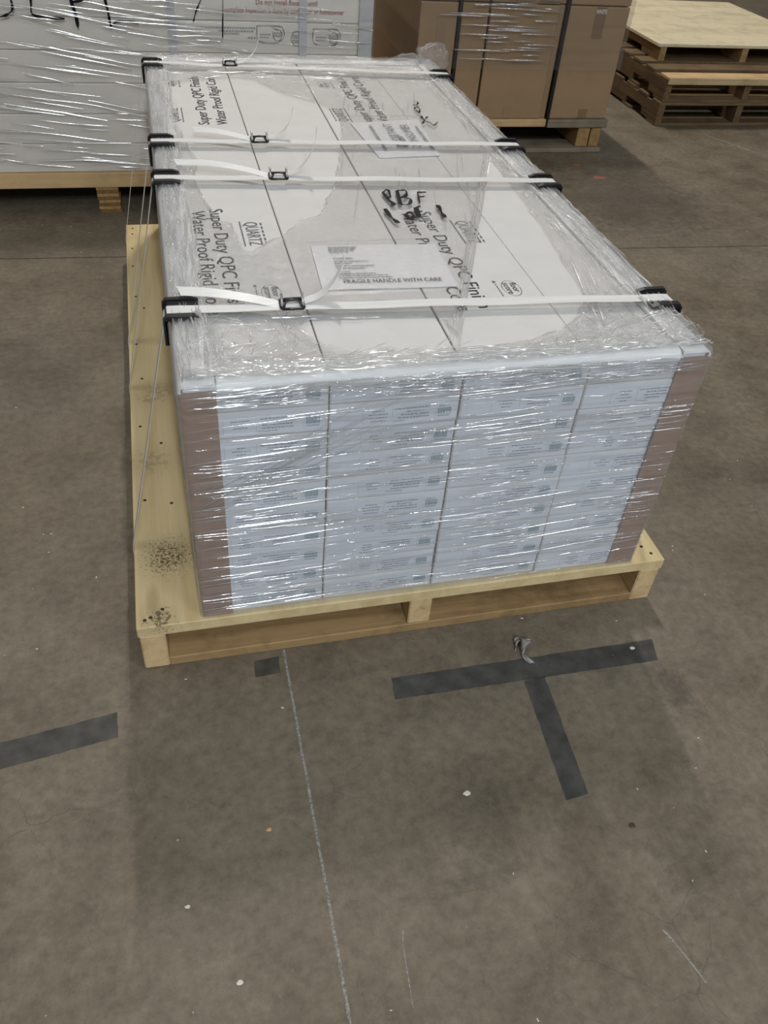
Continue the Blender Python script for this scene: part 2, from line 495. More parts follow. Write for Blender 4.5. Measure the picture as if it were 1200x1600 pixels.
def text_mesh(s, size, org, xdir, ydir, xs=1.0, align='LEFT', bold=0.0, length=None):
    """flat lettering: reads along xdir, letter tops towards ydir, in world coordinates"""
    cu = bpy.data.curves.new('t', 'FONT')
    cu.body = s; cu.size = size; cu.align_x = align; cu.align_y = 'BOTTOM_BASELINE'
    cu.offset = bold; cu.resolution_u = 3
    ob = bpy.data.objects.new('t', cu)
    COL.objects.link(ob)
    dg = bpy.context.evaluated_depsgraph_get()
    me = bpy.data.meshes.new_from_object(ob.evaluated_get(dg))
    bpy.data.objects.remove(ob); bpy.data.curves.remove(cu)
    if length:
        xsz = [v.co.x for v in me.vertices]
        xs = length / (max(xsz) - min(xsz))
    X = Vector(xdir).normalized(); Y = Vector(ydir).normalized(); Z = X.cross(Y)
    mt = Matrix.Translation(Vector(org)) @ Matrix((X, Y, Z)).transposed().to_4x4() @ Matrix.Diagonal((xs, 1, 1, 1))
    me.transform(mt)
    me.materials.clear()
    return me

def stroke_mesh(lines, width, P):
    """pen strokes: 2D polylines turned into flat ribbons, mapped to 3D by P(u, v)"""
    vs, fs = [], []
    for ln in lines:
        pts = smooth_path([Vector((a, b, 0)) for a, b in ln], 5) if len(ln) > 2 else [Vector((a, b, 0)) for a, b in ln]
        n = len(pts); o = len(vs)
        for i, p in enumerate(pts):
            t = (pts[min(n - 1, i + 1)] - pts[max(0, i - 1)])
            t = t.normalized() if t.length > 1e-9 else Vector((1, 0, 0))
            s = Vector((-t.y, t.x, 0)) * width / 2 * (0.8 + 0.35 * math.sin(i * 0.9 + o))
            vs += [P((p + s).x, (p + s).y), P((p - s).x, (p - s).y)]
        for i in range(n - 1):
            fs.append((o + 2 * i, o + 2 * i + 1, o + 2 * i + 3, o + 2 * i + 2))
    return py_mesh(vs, fs)

def quads_mesh(rects, P):
    vs, fs = [], []
    for (a0, a1, b0, b1) in rects:
        o = len(vs)
        vs += [P(a0, b0), P(a1, b0), P(a1, b1), P(a0, b1)]
        fs.append((o, o + 1, o + 2, o + 3))
    return py_mesh(vs, fs)

# ------------------------------------------------------------------ lamps and room shell
for i, (lx, ly, ln, wt, lw_, colr, where) in enumerate(LAMPS):
    e = empty('strip_lamp', (lx, ly, CEIL_Z - 0.16), 'long white ceiling strip lamp ' + where, 'lamp', 'ceiling strip lamps')
    box('housing', lx - 0.2, lx + 0.2, ly - ln / 2 - 0.05, ly + ln / 2 + 0.05, CEIL_Z - 0.15, CEIL_Z - 0.002, 'housing', e, 0.01)
    ld = bpy.data.lights.new('strip_lamp_light', 'AREA')
    ld.shape = 'RECTANGLE'; ld.size = lw_; ld.size_y = ln; ld.energy = wt; ld.color = colr
    lo = bpy.data.objects.new('lamp_light', ld); COL.objects.link(lo)
    lo.parent = e; lo.location = (0, 0, -0.005)

X0, X1, Y0, Y1 = -9.0, 11.0, -13.0, 13.0
JW = 0.004
def jy(x): return 2.005 - 0.043 * x
fv = [(X0, Y0, 0), (X1, Y0, 0), (X1, jy(X1) - JW, 0), (X0, jy(X0) - JW, 0),
      (X1, jy(X1) - JW, -0.012), (X0, jy(X0) - JW, -0.012), (X1, jy(X1) + JW, -0.012), (X0, jy(X0) + JW, -0.012),
      (X1, jy(X1) + JW, 0), (X0, jy(X0) + JW, 0), (X1, Y1, 0), (X0, Y1, 0)]
ff = [(0, 1, 2, 3), (3, 2, 4, 5), (5, 4, 6, 7), (7, 6, 8, 9), (9, 8, 10, 11)]
tag(link('floor', py_mesh(fv, ff), 'floor', origin=(0, 0, 0)), 'grey brown worn concrete warehouse floor with a saw joint', None, None, 'structure')
for nm, b in (('wall_left', (X0 - 0.2, X0, Y0, Y1)), ('wall_right', (X1, X1 + 0.2, Y0, Y1)), ('wall_back', (X0, X1, Y1, Y1 + 0.2)), ('wall_front', (X0, X1, Y0 - 0.2, Y0))):
    tag(box(nm, *b, 0, CEIL_Z, 'wall'), 'plain painted warehouse wall', None, None, 'structure')
tag(box('ceiling', X0, X1, Y0, Y1, CEIL_Z, CEIL_Z + 0.15, 'ceiling'), 'pale warehouse ceiling', None, None, 'structure')

# ------------------------------------------------------------------ main pallet
PH = 0.137
pal = empty('wooden_pallet', (0.61, 0.99, 0), 'new pine pallet with plywood deck under the big wrapped load', 'pallet')
PD = 1.985
box('plywood_deck', 0, 1.22, 0, PD, 0.107, PH, 'deck', pal, 0.002)
for a, b in ((0.003, 0.056), (1.164, 1.217)):
    box('stringer', a, b, 0.001, PD - 0.001, 0.0, 0.107, 'pine_y', pal, 0.003)
box('stringer', 0.592, 0.645, 0.003, PD - 0.003, 0.026, 0.107, 'pine_y', pal, 0.003)
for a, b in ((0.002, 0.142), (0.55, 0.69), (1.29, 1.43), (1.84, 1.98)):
    box('bottom_board', 0.056, 1.164, a, b, 0.0, 0.026, 'pine_x_shaded', pal, 0.002)
nail_me = None
def nail(x, y, z=PH, par=None):
    global nail_me
    if nail_me is None:
        bm = bmesh.new()
        bmesh.ops.create_cone(bm, cap_ends=True, segments=10, radius1=0.0042, radius2=0.0036, depth=0.0012)
        nail_me = bm_mesh(bm); nail_me.materials.append(M['nail'])
    o = bpy.data.objects.new('nail', nail_me); COL.objects.link(o)
    o.parent = par; o.location = Vector((x, y, z + 0.0005)) - wloc(par)
for k, (x, y) in enumerate([(0.018, 0.02), (0.03, 0.026), (0.028, 0.40), (0.024, 0.70), (0.034, 0.93), (0.022, 1.12), (0.05, 1.34), (0.026, 1.42), (0.02, 1.64), (0.02, 1.78), (0.022, 1.90), (0.024, 1.95), (0.09, 0.38), (0.075, 0.62),
                            (1.195, 0.025), (1.19, 0.16), (1.182, 0.05), (0.055, 0.045)]):
    nail(x, y, PH, pal)

# ------------------------------------------------------------------ cartons on the main pallet
ROWH = 0.057
COLX = [(0.1440, 0.3925), (0.3945, 0.6370), (0.6400, 0.8862), (0.8870, 1.1260)]
CY0, CY1 = 0.016, 1.978
COLN = ['leftmost', 'second', 'third', 'rightmost']
ROWN = ['bottom', 'second', 'third', 'fourth', 'fifth', 'sixth', 'seventh', 'eighth', 'ninth', 'top']
label_cache = {}
def label_meshes(ci, var):
    """end label with its ruled cells, lines of tiny print and a barcode; local to the carton's front left bottom corner"""
    key = (ci, var)
    if key in label_cache: return label_cache[key]
    rnd = random.Random(ci * 10 + var)
    lab = box_mesh(0.003, 0.2445, -0.0006, 0.0, 0.0035, 0.0535, 0)
    lab.materials.append(M['label'])
    P = lambda a, b: (a, -0.0011, b)
    rules = [(0.062, 0.0626, 0.010, 0.044), (0.119, 0.1196, 0.010, 0.044), (0.203, 0.2036, 0.010, 0.044), (0.062, 0.20, 0.0455, 0.046)]
    txt = []
    def line(x0, x1, z, h):
        x = x0
        while x < x1:
            wd = rnd.uniform(0.002, 0.007)
            txt.append((x, min(x1, x + wd), z, z + h * rnd.uniform(0.7, 1.0)))
            x += wd + rnd.uniform(0.0008, 0.002)
    for k in range(3 + var % 2):
        c = 0.092; hw = rnd.uniform(0.006, 0.019)
        line(c - hw, c + hw, 0.035 - k * 0.0072, 0.0026)
    for k in range(4):
        c = 0.160 + rnd.uniform(-0.004, 0.004); hw = rnd.uniform(0.012, 0.036) if k else 0.034
        line(c - hw, c + hw, 0.037 - k * 0.0068, 0.0031)
    line(0.122, 0.122 + rnd.uniform(0.02, 0.045), 0.0105, 0.0022)
    pr = quads_mesh(rules, P); pr.materials.append(M['ink_rule'])
    tx = quads_mesh(txt, P); tx.materials.append(M['ink_label'])
    bars = []
    if ci < 3:
        x = 0.207
        while x < 0.232:
            wd = rnd.uniform(0.0012, 0.003)
            bars.append((x, x + wd, 0.020, 0.034)); x += wd + rnd.uniform(0.0002, 0.0007)
    bc = None
    dg_ = None
    if bars:
        bc = quads_mesh(bars, P); bc.materials.append(M['teal'])
        d = []
        x = 0.208
        while x < 0.231:
            d.append((x, x + 0.0016, 0.0145, 0.0175)); x += 0.0026
        x = 0.209
        while x < 0.230:
            d.append((x, x + rnd.uniform(0.001, 0.003), 0.0365, 0.039)); x += 0.0035
        dg_ = quads_mesh(d, P); dg_.materials.append(M['ink_label'])
    label_cache[key] = (lab, pr, tx, bc, dg_)
    return label_cache[key]

cartons = {}
carton_me = {}
for ci, (a, b) in enumerate(COLX):
    for ri in range(10):
        z0 = PH + ri * ROWH
        dy = random.uniform(-0.002, 0.003) if ri < 9 else 0
        dx = random.uniform(-0.0008, 0.0008) if ri < 9 else 0
        if ci not in carton_me:
            me = box_mesh(0, b - a, 0, CY1 - CY0, 0.0003, ROWH - 0.0003, 0.0025, 2)
            me.materials.append(M['carton']); carton_me[ci] = me
        c = bpy.data.objects.new('flooring_carton', carton_me[ci]); COL.objects.link(c)
        c.location = (a + dx, CY0 + dy, z0)
        row = ROWN[ri] + ' row' if ri in (0, 9) else ROWN[ri] + ' row from the pallet'
        extra = ', printed on top' if ri == 9 and ci in (0, 2) else (', plain on top' if ri == 9 else '')
        tag(c, 'long white flooring carton under film, %s column, %s%s' % (COLN[ci], row, extra), 'carton', 'white flooring cartons on the main pallet')
        cartons[(ci, ri)] = c
        lab, pr, tx, bc, dg_ = label_meshes(ci, (ri * 3 + ci) % 4)
        lo = bpy.data.objects.new('end_label', lab); COL.objects.link(lo); lo.parent = c
        sx = (b - a) / 0.2475
        lo.scale = (sx, 1, 1)
        for nm, mm in (('ruled_cells', pr), ('small_print', tx), ('barcode', bc), ('barcode_digits', dg_)):
            if mm is None: continue
            k = bpy.data.objects.new(nm, mm); COL.objects.link(k); k.parent = lo
            if nm != 'barcode_digits' and nm != 'ruled_cells': pass
            k['kind'] = 'stuff'

TOPZ = PH + 10 * ROWH           # 0.707
PZ = TOPZ + 0.0006
def top_print(ci, s, size, org, flip, length, mat='ink', nm='printed_words'):
    """lettering along the carton's length; flip False reads towards the viewer, True away"""
    xd = (0, -1, 0) if not flip else (0, 1, 0)
    yd = (1, 0, 0) if not flip else (-1, 0, 0)
    me = text_mesh(s, size, (org[0], org[1], PZ), xd, yd, length=length)
    o = link(nm, me, mat, cartons[(ci, 9)])
    o['kind'] = 'stuff'
    return o

def logo_quartz(ci, x, y, flip):
    sg = -1 if flip else 1
    par = cartons[(ci, 9)]
    o = top_print(ci, 'QUARTZ', 0.042, (x, y, 0), flip, 0.118, 'ink_soft', 'brand_lettering')
    P = lambda a, b: (x + sg * b, y - sg * a, PZ)
    r = [(-0.004, 0.122, -0.0115, -0.0085)]
    r += [(0.006 + k * 0.0195, 0.018 + k * 0.0195, 0.034, 0.038) for k in range(6)]
    q = link('logo_bars', quads_mesh(r, P), 'ink_soft', par); q['kind'] = 'stuff'

def logo_score(ci, x, y, flip):
    sg = -1 if flip else 1
    par = cartons[(ci, 9)]
    # ring of dashes
    vs, fs = [], []
    n = 44
    for k in range(n):
        a0 = 2 * PI * k / n; a1 = a0 + 2 * PI / n * (0.55 if k % 22 < 14 else 0.98)
        o = len(vs)
        for a in (a0, a1):
            for r in (0.030, 0.0318):
                vs.append((x + r * 0.62 * math.cos(a), y + r * math.sin(a) * 1.05, PZ))
        fs.append((o, o + 1, o + 3, o + 2))
    q = link('logo_ring', py_mesh(vs, fs), 'ink_soft', par); q['kind'] = 'stuff'
    for s, dxx, l in (('floor', 0.002, 0.040), ('score', -0.013, 0.046)):
        top_print(ci, s, 0.021, (x + sg * dxx, y + sg * 0.024, 0), flip, l, 'ink', 'logo_words')
    P = lambda a, b: (x + sg * b, y - sg * a, PZ)
    q = link('small_print', quads_mesh([(-0.02 + k * 0.009, -0.014 + k * 0.009, -0.030, -0.0275) for k in range(6)] + [(-0.034, -0.026, -0.032, -0.026)], P), 'ink_soft', par); q['kind'] = 'stuff'

for ci, sx, wx in ((0, 0.247, 0.206), (2, 0.733, 0.688)):
    off = 0.0
    top_print(ci, 'Super Duty QPC Finish', 0.044, (sx, 0.735 if ci == 0 else 0.69, 0), False, 0.465)
    top_print(ci, 'Water Proof Rigid Core', 0.044, (wx, 0.725 if ci == 0 else 0.69, 0), False, 0.475)
    logo_quartz(ci, 0.318 if ci == 0 else 0.808, 0.658 if ci == 0 else 0.632, False)
    logo_score(ci, 0.335 if ci == 0 else 0.829, 0.325 if ci == 0 else 0.297, False)
for ci, sx, wx in ((0, 0.296, 0.347), (2, 0.772, 0.822)):
    top_print(ci, 'Super Duty QPC Finish', 0.044, (sx, 1.315, 0), True, 0.455)
    top_print(ci, 'Water Proof Rigid Core', 0.044, (wx, 1.315, 0), True, 0.47)
    logo_quartz(ci, 0.216 if ci == 0 else 0.70, 1.34, True)
    logo_score(ci, 0.205 if ci == 0 else 0.69, 1.70, True)

# ------------------------------------------------------------------ corner and edge protectors
SX0, SX1, SY0, SY1 = 0.1375, 1.1325, 0.0090, 1.9850
def corner_board(cx, cy, sx, sy, z0, z1, label):
    t = 0.005; wdt = 0.062
    pts = [(cx, cy), (cx + sx * wdt, cy), (cx + sx * wdt, cy + sy * t), (cx + sx * t * 1.4, cy + sy * t), (cx + sx * t, cy + sy * t * 1.4), (cx + sx * t, cy + sy * wdt), (cx, cy + sy * wdt)]
    me = extrude_profile(pts, 'z', z0, z1)
    return tag(link('corner_board', me, 'kraft_protector'), label, 'corner protector', 'kraft corner boards of the main load')
corner_board(SX0, SY0, 1, 1, PH, 0.6985, 'brown kraft corner board at the near left edge of the wrapped load')
corner_board(SX1, SY0, -1, 1, PH, 0.6985, 'brown kraft corner board at the near right edge of the wrapped load')
corner_board(SX0, SY1, 1, -1, PH, 0.6600, 'brown kraft corner board at the far left edge of the wrapped load')
corner_board(SX1, SY1, -1, -1, PH, 0.6600, 'brown kraft corner board at the far right edge of the wrapped load')

def edge_profile(u0, su, flange_w, flange_h, t=0.006, r=0.016, ztop=0.7135):
    """L section with a rounded outer edge, u across, v up"""
    pts = []
    for k in range(6):
        a = PI / 2 * k / 5
        pts.append((u0 + su * (r - r * math.cos(a)), ztop - r + r * math.sin(a)))
    pts += [(u0 + su * flange_w, ztop), (u0 + su * flange_w, ztop - t + 0.0002)]
    pts.append((u0 + su * t, ztop - t + 0.0002))
    pts += [(u0 + su * t, ztop - flange_h), (u0, ztop - flange_h)]
    return pts
def edge_board(axis, u0, su, a, b, fw, fh, label, mat='board_white'):
    me = extrude_profile(edge_profile(u0, su, fw, fh), axis, a, b)
    return tag(link('edge_board', me, mat), label, 'edge protector', 'white edge boards of the main load')
edge_board('y', SX0 - 0.001, 1, SY0 + 0.001, SY1 - 0.001, 0.062, 0.015, 'white edge board along the left top edge of the load')
edge_board('y', SX1 + 0.001, -1, SY0 + 0.001, SY1 - 0.001, 0.062, 0.015, 'white edge board along the right top edge of the load')
edge_board('x', SY0 - 0.0002, 1, SX0 + 0.064, SX1 - 0.064, 0.050, 0.018, 'white edge board along the near top edge of the load')
edge_board('x', SY1 + 0.0002, -1, SX0 + 0.064, SX1 - 0.064, 0.050, 0.018, 'white edge board along the far top edge of the load')

# ------------------------------------------------------------------ papers on top
def envelope(name, quad, z, label, cat, bend=0.002):
    A, B, C, D = [Vector((*q, 0)) for q in quad]      # near-left, near-right, far-right, far-left
    nu, nv = 16, 10; t = 0.0022
    vs = []
    for s in (0, 1):
        for j in range(nv + 1):
            for i in range(nu + 1):
                u, v = i / nu, j / nv
                p = A.lerp(B, u).lerp(D.lerp(C, u), v)
                vs.append((p.x, p.y, z + s * t + bend * noise.noise(Vector((p.x * 9, p.y * 9, 1.3))) ** 2))
    fs = []
    o2 = (nu + 1) * (nv + 1)
    for j in range(nv):
        for i in range(nu):
            q = j * (nu + 1) + i
            fs.append((q, q + nu + 1, q + nu + 2, q + 1))
            fs.append((o2 + q, o2 + q + 1, o2 + q + nu + 2, o2 + q + nu + 1))
    rim = [i for i in range(nu)] + [nu + j * (nu + 1) for j in range(nv)] + [(nv + 1) * (nu + 1) - 1 - i for i in range(nu)] + [(nv - j) * (nu + 1) for j in range(nv)]
    for k in range(len(rim)):
        a, b = rim[k], rim[(k + 1) % len(rim)]
        fs.append((a, b, o2 + b, o2 + a))
    return tag(link(name, py_mesh(vs, fs), 'paper'), label, cat)
def text_rects(rnd, lines, h):
    r = []
    for (x0, x1, y) in lines:
        x = x0
        while x < x1:
            wd = rnd.uniform(0.003, 0.012)
            xx = x
            while xx < min(x + wd, x1):
                r.append((xx, xx + 0.0016, y, y + h * rnd.uniform(0.65, 1)))
                xx += 0.0024
            x += wd + 0.003
    return r
env = envelope('document_envelope', [(0.436, 0.322), (0.716, 0.312), (0.724, 0.508), (0.446, 0.520)], TOPZ + 0.0010, 'white document envelope reading fragile handle with care under the film', 'envelope')
EZ = TOPZ + 0.0055
exd = Vector((0.280, -0.010, 0)).normalized(); eyd = Vector((0.010, 0.196, 0)).normalized()
eo = Vector((0.436, 0.322, EZ))
def EP(a, b): return eo + exd * a + eyd * b
t = link('heading', text_mesh('FRAGILE HANDLE WITH CARE', 0.0225, EP(0.046, 0.020), exd, eyd, length=0.205, bold=0.0001), 'ink', env); t['kind'] = 'stuff'
t = link('carrier_heading', text_mesh('CARRIER:', 0.0105, EP(0.039, 0.128), exd, eyd, bold=0.0001), 'ink_soft', env); t['kind'] = 'stuff'
rn = random.Random(3)
pr = link('address_lines', quads_mesh(text_rects(rn, [
    (0.036, 0.098, 0.182), (0.036, 0.096, 0.174), (0.036, 0.088, 0.166), (0.036, 0.075, 0.158),
    (0.040, 0.112, 0.115), (0.040, 0.074, 0.105), (0.040, 0.122, 0.094), (0.040, 0.100, 0.083),
    (0.042, 0.066, 0.068), (0.040, 0.120, 0.059), (0.040, 0.142, 0.050), (0.040, 0.150, 0.041)], 0.0055), lambda a, b: EP(a, b)), 'ink_soft', env)
pr['kind'] = 'stuff'

pap = envelope('folded_notice', [(0.722, 1.040), (0.895, 1.052), (0.915, 1.350), (0.700, 1.318)], TOPZ + 0.0010, 'white folded consumer notice under film near the far straps', 'paper', 0.004)
pz = TOPZ + 0.0075
for s, x, l, y in (('IMPORTANT', 0.812, 0.19, 1.105), ('CONSUMER', 0.860, 0.185, 1.105)):
    k = link('notice_words', text_mesh(s, 0.036, (x, y, pz), (0.02, 1, 0), (-1, 0.02, 0), length=l), 'ink_soft', pap); k['kind'] = 'stuff'
k = link('notice_lines', quads_mesh(text_rects(rn, [(0, 0.20, 0.0), (0.02, 0.12, -0.062), (0.03, 0.11, -0.070), (0.0, 0.19, -0.135)], 0.010), lambda a, b: (0.755 - b, 1.085 + a, pz)), 'ink_soft', pap); k['kind'] = 'stuff'

# ------------------------------------------------------------------ stretch wrap of the main load
wrap = empty('stretch_wrap', (0.635, 0.997, PH), 'clear crinkled stretch film wound around and over the flooring load', 'stretch film')

def ridged(x, y, z=0.0):
    return 1.0 - abs(noise.noise(Vector((x, y, z)))) * 2.0

def side_film():
    x0, x1, y0, y1 = SX0 - 0.0045, SX1 + 0.0045, SY0 - 0.0045, SY1 + 0.0045
    rc = 0.014
    path = []
    def seg(p, q, n):
        for k in range(n): path.append((p[0] + (q[0] - p[0]) * k / n, p[1] + (q[1] - p[1]) * k / n))
    def arc(cx, cy, a0, n=5):
        for k in range(n):
            a = a0 + PI / 2 * k / n
            path.append((cx + rc * math.cos(a), cy + rc * math.sin(a)))
    seg((x0 + rc, y0), (x1 - rc, y0), 190); arc(x1 - rc, y0 + rc, -PI / 2)
    seg((x1, y0 + rc), (x1, y1 - rc), 110); arc(x1 - rc, y1 - rc, 0)
    seg((x1 - rc, y1), (x0 + rc, y1), 40); arc(x0 + rc, y1 - rc, PI / 2)
    seg((x0, y1 - rc), (x0, y0 + rc), 110); arc(x0 + rc, y0 + rc, PI)
    zs = [PH + 0.002 + k * 0.0048 for k in range(118)]
    prof = [(0.0, z) for z in zs]
    prof += [(0.0, 0.708), (-0.003, 0.7145), (-0.010, 0.7185), (-0.020, 0.7200), (-0.034, 0.7198), (-0.05, 0.7190)]
    cx, cy = (x0 + x1) / 2, (y0 + y1) / 2
    vs, fs = [], []
    n = len(path); s_acc = 0; ss = []
    for i in range(n):
        ss.append(s_acc)
        a, b = path[i], path[(i + 1) % n]
        s_acc += math.hypot(b[0] - a[0], b[1] - a[1])
    for j, (off, z) in enumerate(prof):
        for i, (px, py) in enumerate(path):
            nx, ny = 0, 0
            ix = min(max(px, x0 + rc), x1 - rc); iy = min(max(py, y0 + rc), y1 - rc)
            nx, ny = px - ix, py - iy
            l = math.hypot(nx, ny)
            if l < 1e-9:
                nx, ny = (0, -1)
            else:
                nx, ny = nx / l, ny / l
            zz = z - 0.03 * ss[i]
            d = 0.0022 * max(0, ridged(ss[i] * 2.2, zz * 42, 1.0)) + 0.0016 * max(0, ridged(ss[i] * 5.0, zz * 95, 4.0)) - 0.001
            if j >= 118: d *= 0.5
            dd = off + d
            z2 = z + (0.0025 * noise.noise(Vector((px * 30, py * 30, 2))) if j >= 119 else 0)
            vs.append((px + nx * dd, py + ny * dd, z2))
    m = len(prof)
    for j in range(m - 1):
        for i in range(n):
            k = (i + 1) % n
            fs.append((j * n + i, j * n + k, (j + 1) * n + k, (j + 1) * n + i))
    return py_mesh(vs, fs, True)
link('side_film', side_film(), 'film_side', wrap)

def ridge_mesh(items):
    """thin rolled wrinkles in the film: a low arched ridge along each path; items = (points, outward normal, half width, height)"""
    vs, fs = [], []
    for pts, nrm, hw, h in items:
        nrm = Vector(nrm); n = len(pts); o = len(vs)
        for i, p in enumerate(pts):
            p = Vector(p)
            t = (Vector(pts[min(n - 1, i + 1)]) - Vector(pts[max(0, i - 1)])).normalized()
            s = nrm.cross(t).normalized()
            tp = math.sin(PI * (i + 0.35) / (n - 0.3)) ** 0.5
            for a in (-1, -0.55, 0, 0.55, 1):
                vs.append(p + s * hw * a * tp + nrm * h * tp * (1 - a * a))
        for i in range(n - 1):
            for k in range(4):
                fs.append((o + i * 5 + k, o + i * 5 + k + 1, o + i * 5 + 5 + k + 1, o + i * 5 + 5 + k))
    return py_mesh(vs, fs, True)

rw = random.Random(21)
items = []
FY = SY0 - 0.0062
for k in range(330):
    big = rw.random() < 0.16
    L = rw.uniform(0.25, 0.75) if big else rw.uniform(0.03, 0.22)
    xc = rw.uniform(SX0, SX1); z = PH + 0.005 + (rw.random() ** 0.9) * 0.565
    sl = rw.gauss(0.045, 0.02) if big else rw.gauss(0.02, 0.03)
    a, b = max(SX0 + 0.002, xc - L / 2), min(SX1 - 0.002, xc + L / 2)
    n = 14 if big else 8
    ph = rw.random() * 50
    pts = [(a + (b - a) * i / (n - 1), FY - 0.0004, min(0.706, z + sl * (a + (b - a) * i / (n - 1) - xc) + 0.0035 * noise.noise(Vector((i * 0.35 + ph, k, 0))))) for i in range(n)]
    items.append((pts, (0, -1, 0), rw.uniform(0.0012, 0.0026) if big else rw.uniform(0.0006, 0.0016), rw.uniform(0.0012, 0.0026) if big else rw.uniform(0.0008, 0.0018)))
for k in range(150):
    x = rw.uniform(SX0 + 0.01, SX1 - 0.09); z = rw.uniform(0.668, 0.709); L = rw.uniform(0.03, 0.16)
    b = min(SX1 - 0.004, x + L); ph = rw.random() * 40
    pts = [(x + (b - x) * i / 6, FY - 0.0006, min(0.711, z + 0.006 * noise.noise(Vector((i * 0.4 + ph, k, 2))) + rw.gauss(0.0, 0.0003))) for i in range(7)]
    items.append((pts, (0, -1, 0), rw.uniform(0.0008, 0.0018), rw.uniform(0.001, 0.0022)))
# the fan of taut diagonal pleats pulled to the left corner
for k in range(15):
    xs = SX0 + 0.002 + rw.uniform(0, 0.03); zs_ = 0.435 + rw.uniform(-0.045, 0.055)
    xe = rw.uniform(0.36, 0.56); ze = zs_ + (xe - xs) * rw.uniform(0.50, 0.62)
    n = 12
    pts = [(xs + (xe - xs) * i / (n - 1), FY - 0.0010, min(0.70, zs_ + (ze - zs_) * i / (n - 1))) for i in range(n)]
    items.append((pts, (0, -1, 0), rw.uniform(0.0008, 0.0018), rw.uniform(0.001, 0.002)))
rd = link('film_wrinkles', ridge_mesh(items), 'film_ridge', wrap); rd['kind'] = 'stuff'

# --- film over the top, with its torn openings
O1 = [(0.205, 1.651), (0.203, 1.38), (0.217, 1.196), (0.242, 1.031), (0.228, 0.944), (0.233, 0.823), (0.249, 0.729), (0.26, 0.658), (0.289, 0.633), (0.298, 0.516), (0.317, 0.49), (0.339, 0.513), (0.389, 0.559), (0.445, 0.646), (0.49, 0.668), (0.524, 0.751), (0.561, 0.847), (0.603, 0.997), (0.647, 1.19), (0.677, 1.324), (0.671, 1.44), (0.609, 1.532), (0.539, 1.595), (0.476, 1.727), (0.422, 1.76), (0.336, 1.743), (0.234, 1.698)]
O2 = [(1.033, 1.030), (1.023, 0.826), (1.01, 0.591), (0.985, 0.376), (0.977, 0.288), (0.958, 0.221), (0.921, 0.16), (0.868, 0.116), (0.806, 0.092), (0.722, 0.074), (0.64, 0.066)]
O3 = [(0.369, 0.178), (0.386, 0.205), (0.532, 0.199), (0.637, 0.192), (0.66, 0.115), (0.636, 0.071), (0.548, 0.066), (0.457, 0.079), (0.395, 0.123)]
def jag(poly, straight=None, amp=0.006):
    out = []
    n = len(poly)
    for i in range(n):
        a, b = Vector((*poly[i], 0)), Vector((*poly[(i + 1) % n], 0))
        m = max(2, int((b - a).length / 0.012))
        if straight and i in straight: m = 1
        for k in range(m):
            p = a.lerp(b, k / m)
            if not (straight and (i in straight or ((i - 1) % n in straight and k == 0))):
                p += Vector((noise.noise(Vector((p.x * 45, p.y * 45, 0))), noise.noise(Vector((p.x * 45, p.y * 45, 9))), 0)) * amp
            out.append((p.x, p.y))
    return out
OPEN = [jag(O1), jag(O2, {10}), jag(O3, amp=0.008)]
def inside(p, poly):
    x, y = p; c = False; n = len(poly); j = n - 1
    for i in range(n):
        xi, yi = poly[i]; xj, yj = poly[j]
        if (yi > y) != (yj > y) and x < (xj - xi) * (y - yi) / (yj - yi) + xi: c = not c
        j = i
    return c
def nearest(p, poly):
    best = 1e9; bp = p; n = len(poly)
    px, py = p
    for i in range(n):
        ax, ay = poly[i]; bx, by = poly[(i + 1) % n]
        dx, dy = bx - ax, by - ay
        l2 = dx * dx + dy * dy
        t = 0 if l2 == 0 else max(0, min(1, ((px - ax) * dx + (py - ay) * dy) / l2))
        qx, qy = ax + t * dx, ay + t * dy
        d = (qx - px) ** 2 + (qy - py) ** 2
        if d < best: best = d; bp = (qx, qy)
    return bp, math.sqrt(best)
def sstep(a, b, x):
    t = max(0.0, min(1.0, (x - a) / (b - a)))
    return t * t * (3 - 2 * t)
